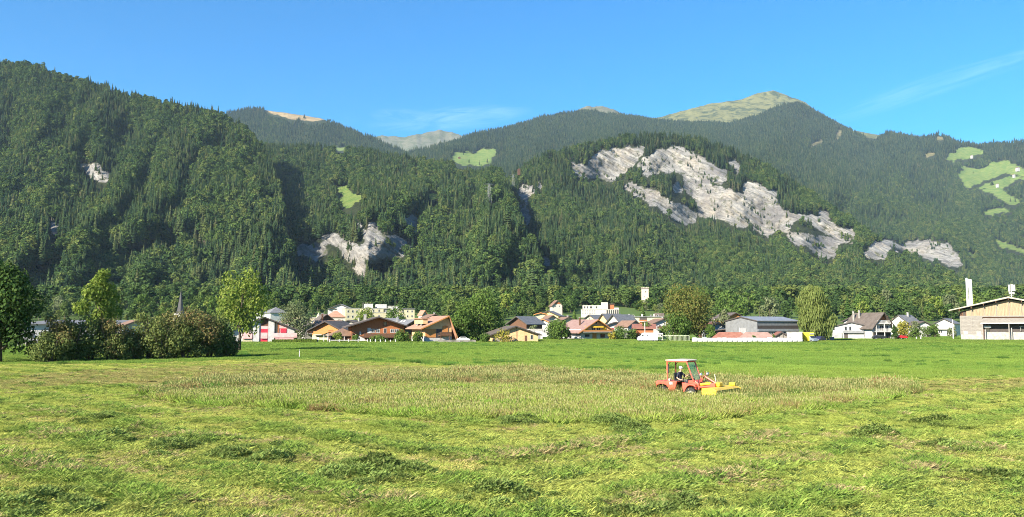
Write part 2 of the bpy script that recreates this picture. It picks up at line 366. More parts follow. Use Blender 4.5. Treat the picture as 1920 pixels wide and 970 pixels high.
FOREST = {}      # name -> list of point arrays
def sheet(name, lines, x0, x1, step, rows, relief, mat, tree_h=24.0, spacing=7.0, broad=0.35, seed=1, lift=0.62, treeline=None, steep=0.86, back=(260, 0.35), rough=1.0, grassy=False):
    """lofted mountainside: lines run from foot to crest, each a list of (photo x, photo y, distance)"""
    xs = np.arange(x0, x1 + step, step, dtype=float); nc = len(xs)
    py_l, Y_l = [], []
    for k, ln in enumerate(lines):
        p, q = lineat(ln, xs)
        if k == len(lines) - 1 and tree_h: p = p + lift * tree_h / q * FPX + 1.6 * fbm(xs / 14, xs * 0 + seed, 3, seed)
        elif k == len(lines) - 1: p = p + rough * fbm(xs / 11, xs * 0 + seed, 4, seed)
        py_l.append(p); Y_l.append(q)
    nseg = len(lines) - 1; per = [max(2, int(rows * 1.0 / nseg))] * nseg
    PY, YY = [], []
    for k in range(nseg):
        for j in range(per[k] + (1 if k == nseg - 1 else 0)):
            t = j / per[k]; PY.append(py_l[k] + (py_l[k + 1] - py_l[k]) * t); YY.append(Y_l[k] + (Y_l[k + 1] - Y_l[k]) * t)
    PY = np.array(PY); YY = np.array(YY); PX = np.broadcast_to(xs, PY.shape).copy(); nr = len(PY)
    rock = polymask(PX, PY, ROCK, 6.5, 10.0, 5) if not grassy else np.zeros(PX.shape, bool)
    rk = rock.astype(float)
    for ax_ in (0, 1, 0, 1): rk = (np.roll(rk, 1, ax_) + rk + np.roll(rk, -1, ax_) + np.roll(rk, 2, ax_) + np.roll(rk, -2, ax_)) / 5
    # cliffs: where there is rock the face stands up, so little distance is spent on it
    dY = np.diff(YY, axis=0); w = dY * (1 - steep * (0.5 * (rk[1:] + rk[:-1])))
    tot = dY.sum(0); w = w * (tot / np.maximum(w.sum(0), 1e-6)); dd = np.vstack([YY[:1], YY[:1] + np.cumsum(w, 0)]) - YY
    kw = max(3, int(46 / step)); ker = np.ones(kw) / kw
    for _ in range(2): dd = np.apply_along_axis(lambda q_: np.convolve(np.pad(q_, kw, mode='edge'), ker, 'same')[kw:-kw], 1, dd)
    YY = YY + dd
    # spurs and gullies (moved along the line of sight, so they are real hollows and ribs)
    t = np.linspace(0, 1, nr)[:, None]
    env = np.minimum(1, t * 5) * (0.25 + 0.75 * np.minimum(1, (1 - t) * 6))
    gx = PX + 0.55 * (PY - 400) + 26 * fbm(PX / 90, PY / 90, 2, seed + 40)
    g = np.abs(fbm(gx / 95.0, PY / 320.0, 3, seed + 3)) - 0.25
    rel = relief * (0.9 * fbm(PX / 120.0, PY / 95.0, 4, seed) - 1.1 * g + 0.25 * fbm(PX / 34.0, PY / 38.0, 3, seed + 9))
    YY = YY + rel * env * (1 - 0.72 * rk)
    # rock relief: tilted beds, ledges and pits
    u = PX * 0.82 + PY * 0.57; v = -PX * 0.57 + PY * 0.82
    bed = fbm(u / 52.0, v / 4.6, 4, 77, 0.66) * 1.2 + (np.abs(fbm(u / 44.0, v / 11.0, 3, 79)) - 0.3) * 1.0 + 0.35 * fbm(PX / 5.5, PY / 7.0, 3, 81)
    rs = rock.astype(float)
    YY = YY + rk * bed * 10.0 * (YY / 1800.0) * min(1.0, step / 1.0 + 0.4)
    X, Y, Z = pix(PX, PY, YY)
    # back of the hill
    bx, by, bz = [X], [Y], [Z]
    for k in range(1, 4):
        f = 1 + k * back[0] / np.maximum(YY[-1], 1); bx.append(X[-1:] * f); by.append(Y[-1:] * f); bz.append(Z[-1:] - k * back[0] * back[1] * (0.5 + 0.3 * k))
    X = np.vstack(bx); Y = np.vstack(by); Z = np.vstack(bz); NR = len(X)
    verts = np.stack([X, Y, Z], -1).reshape(-1, 3)
    i = np.arange(NR - 1)[:, None] * nc + np.arange(nc - 1)[None]; i = i.ravel()
    faces = np.stack([i, i + 1, i + nc + 1, i + nc], -1)
    pad = lambda a: np.vstack([a, np.repeat(a[-1:] * 0, NR - nr, 0)])
    mead = polymask(PX, PY, MEAD, 5.0, 9.0, 8).astype(float); bare = polymask(PX, PY, BARE, 2.0, 9.0, 9).astype(float)
    if grassy: bare = np.ones_like(bare)
    o = mesh_np(name, verts, faces, mat, smooth=True, attrs={'rock': ('FLOAT', 'POINT', pad(rs)), 'meadow': ('FLOAT', 'POINT', pad(mead)), 'bare': ('FLOAT', 'POINT', pad(bare))})
    tag(o, kind='structure')
    # trees
    if spacing:
        r = np.random.RandomState(seed + 100)
        P3 = np.stack([X[:nr], Y[:nr], Z[:nr]], -1)
        A = P3[:-1, :-1]; B = P3[:-1, 1:]; D = P3[1:, :-1]
        area = np.linalg.norm(np.cross(B - A, D - A), axis=-1)
        cy_, cx_ = 0.5 * (PY[:-1, :-1] + PY[1:, 1:]), 0.5 * (PX[:-1, :-1] + PX[1:, 1:])
        hpx = tree_h / np.maximum(YY[:-1, :-1], 1) * FPX
        blocked = np.zeros(cx_.shape, bool)
        for f in (0.0, 0.33, 0.66, 1.0, 1.25):
            blocked |= polymask(cx_, cy_ - hpx * f, ROCK, 6.5, 10.0, 5) & (vnoise(cx_ / 5, cy_ / 5, 51) > 0.06 + 0.12 * f)
            blocked |= polymask(cx_, cy_ - hpx * f, MEAD, 5.0, 9.0, 8); blocked |= polymask(cx_, cy_ - hpx * f, BARE, 2.0, 9.0, 9) & (vnoise(cx_ / 6, cy_ / 6, 8) > 0.12)
        dens = (~blocked).astype(float) * (0.55 + 0.9 * np.clip(fbm(cx_ / 26, cy_ / 20, 3, seed + 60) + 0.5, 0, 1))
        if treeline is not None: dens *= treeline(cx_, cy_)
        dens = np.maximum(dens, 0.035 * polymask(cx_, cy_, MEAD, 5.0, 9.0, 8) * (vnoise(cx_ / 3.0, cy_ / 2.5, 44) > 0.8))
        # a few trees cling to ledges
        dens = np.maximum(dens, 0.5 * blocked * polymask(cx_, cy_, ROCK, 6.5, 10.0, 5) * (vnoise((cx_ * .82 + cy_ * .57) / 30, (-cx_ * .57 + cy_ * .82) / 6, 33) > 0.74))
        wgt = (area * dens).ravel(); n = int(wgt.sum() / spacing ** 2)
        c = np.cumsum(wgt); q = np.searchsorted(c, r.rand(n) * c[-1]); q = np.clip(q, 0, len(wgt) - 1)
        ri, ci_ = np.unravel_index(q, area.shape); a, b_ = r.rand(n)[:, None], r.rand(n)[:, None]
        Pn = P3[ri, ci_] * (1 - a) * (1 - b_) + P3[ri, ci_ + 1] * a * (1 - b_) + P3[ri + 1, ci_] * (1 - a) * b_ + P3[ri + 1, ci_ + 1] * a * b_
        tx, ty = cx_[ri, ci_], cy_[ri, ci_]
        isb = (0.55 * (fbm(tx / 42, ty / 34, 3, seed + 70) * 0.9 + 0.5) + 0.45 * r.rand(n)) < broad(tx, ty) if callable(broad) else (0.55 * (fbm(tx / 42, ty / 34, 3, seed + 70) * 0.9 + 0.5) + 0.45 * r.rand(n)) < broad
        idx = np.where(isb, r.randint(4, 8, n), r.choice([0, 0, 1, 1, 2, 3], n))
        h = tree_h * np.exp(r.normal(0, 0.16, n)) * np.where(isb, 0.74, 1.0) * (0.85 + 0.35 * vnoise(tx / 20, ty / 20, seed + 5))
        onrock = polymask(tx, ty, ROCK, 6.5, 10.0, 5); h = np.where(onrock, h * 0.5, h)
        wid = h * r.uniform(0.85, 1.3, n)
        rot = np.stack([r.normal(0, .03, n), r.normal(0, .03, n), r.rand(n) * 6.28], -1)
        FOREST[name] = (Pn, idx, np.stack([wid, wid, h], -1), rot, tx, ty)
    return o

def terrain_mat(name, floor0, floor1, grass0, grass1, bare0, bare1):
    b = NB(name); p = b.pos()
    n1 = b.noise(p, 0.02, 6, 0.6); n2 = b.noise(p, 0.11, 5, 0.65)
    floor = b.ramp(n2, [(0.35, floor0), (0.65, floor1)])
    grass = b.ramp(b.noise(p, 0.035, 6, 0.62), [(0.36, grass0), (0.64, grass1)])
    bare = b.ramp(b.noise(p, 0.010, 8, 0.70, 0.8), [(0.42, bare0), (0.52, bare1), (0.66, tuple(c * 1.2 for c in bare1)), (0.74, (0.28, 0.26, 0.23))])
    # limestone: pale beds, ochre wash, dark seepage streaks
    pr = b.turn(p, (0, RAD(-34), 0), (0.0075, 0.012, 0.055)); rn = b.noise(pr, 1.5, 9, 0.70, 0.5)
    ochre = b.noise(p, 0.016, 4, 0.6)
    rockc = b.ramp(rn, [(0.33, (0.095, 0.093, 0.09)), (0.45, (0.22, 0.214, 0.20)), (0.56, (0.335, 0.324, 0.298)), (0.72, (0.45, 0.435, 0.395))])
    rockc = b.mix(b.ramp(ochre, [(0.50, 0.0), (0.64, 0.35)]), rockc, (0.34, 0.285, 0.21))
    st = b.noise(b.map(p, (0.010, 0.010, 0.006)), 1.0, 5, 0.6)
    rockc = b.mix(b.ramp(st, [(0.55, 0.0), (0.64, 0.65)]), rockc, (0.15, 0.145, 0.15))
    fine = b.noise(b.turn(p, (0, RAD(-34), 0), (0.035, 0.05, 0.20)), 1.0, 7, 0.75, 0.4)
    rockc = b.mix(b.ramp(fine, [(0.38, 0.65), (0.50, 0.0)]), rockc, (0.12, 0.115, 0.105))
    veg = b.noise(p, 0.05, 6, 0.7)
    rockc = b.mix(b.ramp(veg, [(0.56, 0.0), (0.63, 0.75)]), rockc, (0.075, 0.085, 0.035))
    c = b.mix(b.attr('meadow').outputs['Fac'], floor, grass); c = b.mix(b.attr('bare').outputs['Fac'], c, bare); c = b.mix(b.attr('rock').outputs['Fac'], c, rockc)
    nrm = b.bump(b.noise(pr, 5.0, 8, 0.72, 0.4), 0.9, 9.0)
    b.bsdf(c, 0.95, normal=nrm, spec=0.1); return b.m
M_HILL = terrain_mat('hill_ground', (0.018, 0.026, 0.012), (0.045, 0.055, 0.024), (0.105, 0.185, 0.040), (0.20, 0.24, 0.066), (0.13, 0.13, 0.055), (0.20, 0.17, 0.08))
M_ALP = terrain_mat('alpine_ground', (0.022, 0.032, 0.018), (0.05, 0.06, 0.03), (0.13, 0.20, 0.05), (0.20, 0.24, 0.075), (0.045, 0.060, 0.020), (0.16, 0.155, 0.055))
M_TAN = terrain_mat('dry_ridge_ground', (0.022, 0.032, 0.018), (0.05, 0.06, 0.03), (0.13, 0.20, 0.05), (0.20, 0.24, 0.075), (0.25, 0.19, 0.10), (0.33, 0.25, 0.14))
M_PEAKROCK = terrain_mat('peak_rock_ground', (0.1, 0.1, 0.06), (0.2, 0.2, 0.12), (0.15, 0.19, 0.07), (0.2, 0.22, 0.1), (0.075, 0.09, 0.042), (0.135, 0.13, 0.085))

# forested hill on the left
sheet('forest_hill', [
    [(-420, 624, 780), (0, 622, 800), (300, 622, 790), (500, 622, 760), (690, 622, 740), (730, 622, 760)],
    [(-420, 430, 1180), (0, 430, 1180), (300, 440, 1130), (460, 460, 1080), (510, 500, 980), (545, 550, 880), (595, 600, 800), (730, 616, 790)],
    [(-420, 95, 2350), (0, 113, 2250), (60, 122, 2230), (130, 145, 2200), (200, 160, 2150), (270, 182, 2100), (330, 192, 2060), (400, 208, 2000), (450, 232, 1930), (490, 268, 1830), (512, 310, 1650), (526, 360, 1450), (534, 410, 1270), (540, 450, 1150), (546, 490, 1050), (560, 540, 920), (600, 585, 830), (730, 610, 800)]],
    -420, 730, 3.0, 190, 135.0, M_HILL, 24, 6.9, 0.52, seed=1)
# middle hill with terraces, gorge and rock faces
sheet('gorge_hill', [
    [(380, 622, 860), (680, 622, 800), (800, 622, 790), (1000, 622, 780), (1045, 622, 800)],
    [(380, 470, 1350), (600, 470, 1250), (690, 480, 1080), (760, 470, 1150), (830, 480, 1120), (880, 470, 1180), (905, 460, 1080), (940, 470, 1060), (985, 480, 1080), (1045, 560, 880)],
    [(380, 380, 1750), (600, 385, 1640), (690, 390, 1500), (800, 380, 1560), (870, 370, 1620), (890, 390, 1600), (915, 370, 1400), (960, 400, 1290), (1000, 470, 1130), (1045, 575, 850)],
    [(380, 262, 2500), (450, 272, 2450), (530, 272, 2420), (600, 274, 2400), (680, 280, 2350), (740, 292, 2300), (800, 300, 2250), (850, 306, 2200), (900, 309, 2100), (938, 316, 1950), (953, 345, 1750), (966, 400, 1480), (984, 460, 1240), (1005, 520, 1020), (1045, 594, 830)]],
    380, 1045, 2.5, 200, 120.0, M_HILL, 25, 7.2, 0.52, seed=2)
# the dome with the big pale cliffs
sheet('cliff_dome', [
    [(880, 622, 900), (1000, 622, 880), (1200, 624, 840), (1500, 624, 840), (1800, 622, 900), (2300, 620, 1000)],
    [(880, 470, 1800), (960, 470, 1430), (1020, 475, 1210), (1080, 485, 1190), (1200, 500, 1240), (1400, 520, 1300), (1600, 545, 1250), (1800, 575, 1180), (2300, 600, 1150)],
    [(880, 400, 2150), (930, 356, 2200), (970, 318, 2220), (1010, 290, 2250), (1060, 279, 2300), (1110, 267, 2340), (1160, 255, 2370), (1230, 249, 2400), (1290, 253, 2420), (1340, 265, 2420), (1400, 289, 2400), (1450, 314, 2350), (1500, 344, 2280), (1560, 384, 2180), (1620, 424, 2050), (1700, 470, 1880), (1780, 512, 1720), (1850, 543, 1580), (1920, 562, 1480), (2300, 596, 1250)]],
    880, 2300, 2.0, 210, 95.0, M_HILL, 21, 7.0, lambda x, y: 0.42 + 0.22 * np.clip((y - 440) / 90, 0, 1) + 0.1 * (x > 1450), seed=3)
# long forested slopes behind
sheet('back_slope', [
    [(640, 330, 3960), (900, 335, 3564), (1000, 335, 3630), (1300, 330, 3828), (1450, 420, 2800), (1700, 540, 2352), (1900, 600, 1960), (2400, 620, 1792)],
    [(640, 305, 4620), (900, 300, 4422), (1000, 290, 4620), (1300, 285, 4884), (1450, 330, 4092), (1700, 400, 3828), (1900, 420, 3696), (2400, 440, 3024)],
    [(640, 300, 4884), (720, 290, 5016), (750, 287, 5082), (800, 275, 5148), (850, 264, 5280), (900, 245, 5544), (960, 235, 5808), (1010, 219, 6072), (1060, 209, 6204), (1100, 206, 6270), (1160, 213, 6270), (1230, 224, 6270), (1300, 228, 6270), (1370, 229, 6204), (1420, 214, 6336), (1470, 192, 6468), (1500, 191, 6468), (1530, 206, 6468), (1570, 229, 6336), (1610, 250, 6138), (1640, 256, 6006), (1670, 246, 5940), (1720, 256, 5808), (1760, 249, 5742), (1800, 262, 5676), (1840, 270, 5610), (1880, 265, 5544), (1920, 262, 5478), (2400, 268, 5280)]],
    640, 2400, 3.5, 150, 240.0, M_HILL, 28, 11.0, lambda x, y: 0.06 + 0.52 * np.clip((x - 1350) / 300, 0, 1) * np.clip((y - 270) / 120, 0, 1), seed=4, back=(500, 0.4))
# ridge behind the left hill, dry pasture along its top
sheet('dry_ridge', [
    [(340, 300, 4488), (600, 300, 4356), (800, 320, 4092)],
    [(340, 225, 5676), (420, 211, 5676), (460, 203, 5676), (500, 203, 5676), (540, 209, 5650), (600, 218, 5610), (640, 235, 5478), (700, 258, 5280), (750, 281, 5082), (800, 306, 4884)]],
    340, 800, 3.0, 70, 150.0, M_TAN, 28, 10.5, 0.16, seed=5, back=(500, 0.4), lift=0.45)
# bare summits
sheet('grass_summit', [
    [(1040, 262, 6864), (1700, 262, 6864)],
    [(1040, 235, 7920), (1075, 226, 7920), (1160, 224, 7986), (1230, 222, 8052), (1280, 208, 8184), (1330, 195, 8316), (1390, 187, 8382), (1420, 175, 8448), (1450, 169, 8514), (1480, 181, 8448), (1510, 192, 8382), (1530, 208, 8250), (1600, 245, 7920), (1700, 262, 7788)]],
    1040, 1700, 2.5, 90, 210.0, M_ALP, 0, 0, seed=6, back=(700, 0.4), rough=1.0, grassy=True)
sheet('rock_summit', [
    [(1060, 240, 6996), (1190, 240, 6996)], [(1060, 222, 7458), (1080, 208, 7524), (1100, 199, 7590), (1130, 200, 7590), (1150, 205, 7564), (1166, 214, 7524), (1190, 230, 7392)]],
    1060, 1190, 2.0, 40, 60.0, M_PEAKROCK, 0, 0, seed=8, back=(500, 0.4), rough=2.5, grassy=True)
sheet('far_rock_summit', [
    [(680, 330, 8184), (940, 330, 8184)], [(680, 262, 9504), (715, 255, 9504), (760, 257, 9504), (800, 249, 9636), (822, 244, 9702), (840, 247, 9702), (860, 252, 9636), (885, 263, 9570), (940, 280, 9372)]],
    680, 940, 2.0, 60, 230.0, M_PEAKROCK, 0, 0, seed=9, back=(700, 0.4), rough=2.2, grassy=True)

NAMES = {'forest_hill': 'forest_wood', 'gorge_hill': 'gorge_wood', 'cliff_dome': 'dome_wood', 'back_slope': 'slope_wood', 'dry_ridge': 'ridge_wood'}
WOODLAB = {'forest_hill': 'dark mixed forest covering the steep hill on the left', 'gorge_hill': 'mixed forest on the middle hill around the gorge', 'cliff_dome': 'green forest around the pale cliffs of the dome',
           'back_slope': 'hazy forest on the long slopes behind the cliff dome', 'dry_ridge': 'bluish spruce forest on the ridge with dry pasture on top'}
for nm, (P, idx, sc, rot, tx, ty) in FOREST.items():
    o = instancer(NAMES[nm], PROTO, P, idx, sc, rot); tag(o, WOODLAB[nm], 'forest', kind='stuff')
    print(nm, len(P))
# ------------------------------------------------------------------ valley floor
def ground_px(x, y):
    """photo pixel of a point on the flat field"""
    c, s = math.cos(PITCH), math.sin(PITCH)
    z = -CAMH
    dep = y * c + z * s; upc = -y * s + z * c
    dep = np.maximum(dep, 0.5)
    return 960 + FPX * x / dep, 485 - FPX * upc / dep
def at_ground(px, py):
    """point of the flat field under a photo pixel"""
    c, s = math.cos(PITCH), math.sin(PITCH); up = 485.0 - py
    dy, dz = FPX * c - up * s, FPX * s + up * c
    k = -CAMH / dz
    return (px - 960.0) * k, dy * k

FIELD_EDGE = [(-900, 700), (-300, 690), (0, 684), (100, 684), (300, 680), (450, 675), (560, 674), (760, 681), (960, 691), (1240, 706), (1400, 711), (1700, 713), (1920, 711), (2600, 705)]
TALL = [(250, 742), (330, 730), (420, 718), (560, 712), (760, 706), (900, 701), (1100, 706), (1240, 715), (1400, 722), (1560, 727), (1700, 728), (1712, 742), (1640, 757), (1540, 770), (1400, 782), (1230, 792), (1050, 795), (900, 790), (740, 783), (600, 772), (480, 768), (350, 760)]
TALL_BACK = [(400, 740), (560, 730), (760, 726), (960, 728), (1180, 738), (1240, 752), (1420, 752), (1600, 745), (1712, 745)]
DRY = [(-200, 722), (0, 716), (150, 700), (330, 688), (470, 682), (620, 682), (800, 688), (960, 697), (960, 712), (700, 716), (500, 720), (330, 735), (150, 722), (0, 735), (-200, 740)]
DRYR = [(1380, 713), (1600, 715), (1920, 713), (2300, 712), (2300, 735), (1920, 733), (1700, 738), (1500, 728), (1380, 722)]
CLUMPS = [(700, 890, 88, 24), (640, 893, 40, 12), (765, 900, 45, 14), (430, 856, 42, 15), (500, 868, 34, 10), (330, 842, 48, 18), (215, 826, 50, 11), (1182, 808, 40, 14), (1140, 797, 44, 8), (980, 797, 50, 7), (1290, 948, 50, 14), (930, 932, 60, 18), (1180, 962, 70, 16),
          (1750, 800, 50, 8), (1640, 822, 50, 8), (1800, 845, 60, 10), (1880, 905, 60, 14), (20, 955, 110, 34), (110, 962, 60, 14), (190, 792, 35, 7)]
CW = []
for (cx, cy, rx, ry) in CLUMPS:
    x, y = at_ground(cx, cy); CW.append((x, y, rx * y / FPX, ry * y * y / (CAMH * FPX)))
NR_, NL_ = (0.67, -0.74), (-0.64, -0.77)
def zones(x, y):
    """colour, swath, tall, clump and kind masks of the field at world points"""
    px, py = ground_px(x, y)
    wob = 11 * fbm(x / 5, y / 5, 4, 201) * np.clip(40 / y, 0.12, 1)
    edge = np.interp(px, *np.array(FIELD_EDGE, float).T); meadow = py + wob < edge
    jx, jy = px + 12 * fbm(x / 3, y / 3, 3, 202), py + 4.5 * fbm(x / 2.2, y / 2.2, 3, 203)
    tall = inpoly(jx, jy, TALL) & ~meadow; back = tall & (jy < np.interp(px, *np.array(TALL_BACK, float).T))
    dry = (inpoly(jx, jy, DRY) | inpoly(jx, jy, DRYR)) & ~meadow
    q = np.maximum(NR_[0] * x + NR_[1] * y, NL_[0] * x + NL_[1] * y) + 0.35 * fbm(x / 4, y / 4, 3, 204)
    sw = 0.5 + 0.5 * np.cos(q * 2 * PI / 3.3); sw = np.clip((sw - 0.42) / 0.4, 0, 1) * np.clip(0.55 + 1.2 * fbm(x / 2.4, y / 2.4, 3, 205), 0, 1)
    cl = np.zeros(np.shape(x))
    for (cx, cy, rx, ry) in CW:
        a = 0.25 * fbm(x / 0.5, y / 0.5, 2, 206)
        cl = np.maximum(cl, np.clip(1.25 - np.sqrt(((x - cx) / rx) ** 2 + ((y - cy) / ry) ** 2) + a, 0, 1))
    mown = ~meadow & ~tall
    return meadow, tall, back, dry, sw * mown, cl * mown
def zcol(x, y, z, r=None):
    meadow, tall, back, dry, sw, cl = z
    n1 = fbm(x / 9, y / 9, 4, 211)[..., None]; n2 = fbm(x / 1.6, y / 1.6, 3, 212)[..., None]; n3 = fbm(x / 30, y / 14, 3, 213)[..., None]
    L = lambda *c: np.array(c)
    c = L(0.385, 0.415, 0.092) + n2 * L(0.075, 0.05, 0.022) + n1 * L(0.05, 0.015, 0.016)                        # stubble
    c = c + np.clip(n2 + n1 * 0.7 - 0.3, 0, 1) * L(0.22, 0.07, 0.09)                                          # dry straw patches
    c = c * (1 - sw[..., None] * 0.75) + sw[..., None] * 0.75 * L(0.16, 0.25, 0.05)
    c = np.where(dry[..., None], L(0.33, 0.305, 0.105) + n2 * L(0.09, 0.055, 0.03) + n1 * L(0.05, 0.02, 0.02), c)
    c = np.where(tall[..., None], L(0.245, 0.325, 0.062) + n2 * L(0.09, 0.035, 0.025), c)
    c = np.where(back[..., None], L(0.135, 0.19, 0.045) + n2 * L(0.065, 0.03, 0.02) + n1 * L(0.045, -0.01, 0.012), c)
    c = c * (1 - cl[..., None] * 0.5) + cl[..., None] * 0.5 * L(0.17, 0.24, 0.055)
    mc = L(0.162, 0.262, 0.046) + n3 * L(0.05, 0.05, 0.008) + n1 * L(0.03, 0.03, 0.004) + n2 * L(0.012, 0.012, 0.002)
    px, py = ground_px(x, y); e = np.interp(px, *np.array(FIELD_EDGE, float).T)
    band = np.clip(1 - np.abs(e - py - 9) / 10, 0, 1)[..., None] + np.clip(1 - np.abs(py - 642) / 5, 0, 1)[..., None] * 0.8
    mc = mc * (1 - 0.6 * np.clip(band, 0, 1)) + 0.6 * np.clip(band, 0, 1) * L(0.19, 0.25, 0.05)
    c = np.where(meadow[..., None], mc, c)
    return np.clip(c, 0.01, 0.6)

ys = np.concatenate([np.linspace(-40, 14, 14), np.geomspace(14.6, 1300, 250)])
us = np.linspace(-1, 1, 330); us = np.sign(us) * np.abs(us) ** 1.15
YG = np.repeat(ys[:, None], len(us), 1); XG = us[None] * (0.95 * np.maximum(YG, 0) + 42)
zz = zones(XG, np.maximum(YG, 1))
ZG = gz(XG, YG) + 0.05 * fbm(XG / 5, YG / 5, 3, 220) * (YG < 260) + 0.14 * zz[4] * (YG < 80) + 0.12 * zz[5] * (YG < 80)
cg = zcol(XG, np.maximum(YG, 1), zz); cg = np.where((YG > 420)[..., None], np.array((0.10, 0.16, 0.04)), cg)
cg = cg * 0.9
i = (np.arange(len(ys) - 1)[:, None] * len(us) + np.arange(len(us) - 1)[None]).ravel()
bg_ = NB('field_ground'); p = bg_.pos(); a = bg_.attr('tint').outputs['Color']
nn = bg_.noise(p, 7.0, 5, 0.7)
c_ = bg_.mix(bg_.ramp(nn, [(0.35, 0.55), (0.6, 0.0)]), a, (0.06, 0.07, 0.025))
bg_.bsdf(c_, 0.95, normal=bg_.bump(nn, 0.6, 0.05), spec=0.1)
o = mesh_np('ground', np.stack([XG, YG, ZG], -1).reshape(-1, 3), np.stack([i, i + 1, i + len(us) + 1, i + len(us)], -1), bg_.m, smooth=True,
            attrs={'tint': ('FLOAT_COLOR', 'POINT', np.concatenate([cg, np.ones(cg.shape[:-1] + (1,))], -1).astype(np.float32))})
tag(o, kind='structure')

# ------------------------------------------------------------------ grass: small patches of blades set all over the field
GR = bpy.data.collections.new('grass_kinds')
b = NB('grass_blade'); g = b.n('ShaderNodeNewGeometry'); at = b.attr('tint', 'INSTANCER').outputs['Color']
rnd = g.outputs['Random Per Island']
c = b.mix(b.ramp(rnd, [(0.0, 0.42), (0.38, 0.0)]), at, (0.045, 0.075, 0.018))
c = b.mix(b.ramp(rnd, [(0.76, 0.0), (1.0, 0.42)]), c, (0.40, 0.38, 0.14))
b.leaf(c, 0.32); M_GRASS = b.m
b = NB('seed_head'); g = b.n('ShaderNodeNewGeometry'); c = b.ramp(g.outputs['Random Per Island'], [(0.0, (0.17, 0.13, 0.055)), (0.6, (0.27, 0.26, 0.10)), (1.0, (0.34, 0.34, 0.14))]); b.leaf(c, 0.2); M_SEED = b.m
b = NB('dock_seed'); g = b.n('ShaderNodeNewGeometry'); c = b.ramp(g.outputs['Random Per Island'], [(0.0, (0.15, 0.06, 0.03)), (1.0, (0.26, 0.12, 0.06))]); b.leaf(c, 0.15); M_DOCK = b.m
def blades(name, seed, n, size, h0, h1, wid, lean, z1=0.0, seeds=0.0, mound=0.0, dock=False, disc=True):
    r = np.random.RandomState(seed)
    if disc: a = r.rand(n) * 6.283; q = np.sqrt(r.rand(n)) * size; x, y = q * np.cos(a), q * np.sin(a)
    else: x, y = r.uniform(-size, size, n), r.uniform(-size, size, n)
    h = r.uniform(h0, h1, n); az = r.rand(n) * 6.283; el = np.clip(r.normal(lean, 0.22, n), 0.02, 1.5)
    z = r.rand(n) * z1 + (mound * np.maximum(0, 1 - (x * x + y * y) / size ** 2) * r.uniform(0.5, 1.0, n) if mound else 0)
    dx, dy, dz = np.cos(az) * np.cos(el), np.sin(az) * np.cos(el), np.sin(el)
    sx, sy = -np.sin(az), np.cos(az); w = wid * r.uniform(0.6, 1.3, n)
    B = np.stack([x, y, z], -1); D = np.stack([dx, dy, dz], -1) * h[:, None]; Sd = np.stack([sx, sy, r.uniform(-.3, .3, n)], -1) * w[:, None]
    bend = np.stack([dx * h * 0.18, dy * h * 0.18, -h * 0.10 * np.cos(el)], -1)
    V = np.stack([B - Sd, B + Sd, B + D * 0.6 + Sd * 0.7, B + D + bend], 1).reshape(-1, 3)
    F = np.arange(n * 4).reshape(-1, 4); mi = np.zeros(n, np.int32)
    if seeds:
        m = int(n * seeds); T = (B + D + bend)[:m]; up = np.stack([dx * .2, dy * .2, np.ones(n)], -1)[:m] * (0.07 + 0.05 * r.rand(m))[:, None]; S2 = Sd[:m] / np.maximum(w[:m, None], 1e-6) * (0.016 if not dock else 0.035)
        V2 = np.stack([T - up * 0.2, T + S2 + up * 0.3, T + up, T - S2 + up * 0.3], 1).reshape(-1, 3)
        F = np.vstack([F, np.arange(m * 4).reshape(-1, 4) + len(V)]); V = np.vstack([V, V2]); mi = np.concatenate([mi, np.ones(m, np.int32)])
    o = mesh_np(name, V, F, M_GRASS, link=False); o.data.materials.append(M_DOCK if dock else M_SEED); o.data.polygons.foreach_set('material_index', mi)
    GR.objects.link(o); return o
blades('kind_00', 1, 650, 0.6, 0.04, 0.10, 0.005, 0.95)
blades('kind_01', 2, 650, 0.6, 0.04, 0.11, 0.005, 0.85)
blades('kind_02', 3, 480, 0.6, 0.08, 0.21, 0.0045, 0.22, 0.05)
blades('kind_03', 4, 480, 0.6, 0.08, 0.19, 0.005, 0.3, 0.06)
blades('kind_04', 5, 320, 0.42, 0.06, 0.14, 0.024, 0.55, 0.05, mound=0.20)
blades('kind_05', 6, 330, 0.6, 0.32, 0.62, 0.007, 1.2, seeds=0.14)
blades('kind_06', 7, 330, 0.6, 0.25, 0.52, 0.008, 1.1, seeds=0.07)
blades('kind_07', 8, 420, 1.0, 0.14, 0.28, 0.014, 1.1)
blades('kind_08', 9, 420, 1.0, 0.16, 0.32, 0.016, 1.15)
blades('kind_09', 10, 26, 0.5, 0.5, 0.85, 0.008, 1.4, seeds=1.0, dock=True)
blades('kind_10', 11, 80, 0.15, 0.06, 0.15, 0.008, 0.85)
blades('kind_11', 12, 60, 0.20, 0.10, 0.24, 0.009, 0.35, 0.05)
rg = np.random.RandomState(5)
def scatter(n, y0, y1, spread=0.74):
    y = np.sqrt(rg.rand(n) * (y1 * y1 - y0 * y0) + y0 * y0); x = rg.uniform(-1, 1, n) * (spread * y + 1.5); return x, y
PT, IX, SC, RT, TN = [], [], [], [], []
def put(x, y, kind, s, sz=None, tint=None, flip=0.05):
    n = len(x)
    if not n: return
    z = zones(x, y); c = zcol(x, y, z) if tint is None else tint
    c = np.clip(c * rg.uniform(0.85, 1.15, (n, 1)), 0, 0.7)
    PT.append(np.stack([x, y, gz(x, y) + (0.05 * fbm(x / 5, y / 5, 3, 220) + 0.14 * z[4] + 0.12 * z[5]) * (y < 80) - 0.01], -1)); IX.append(kind)
    SC.append(np.stack([s, s, s if sz is None else sz], -1)); RT.append(np.stack([rg.normal(0, flip, n), rg.normal(0, flip, n), rg.rand(n) * 6.28], -1)); TN.append(np.concatenate([c, np.ones((n, 1))], -1))
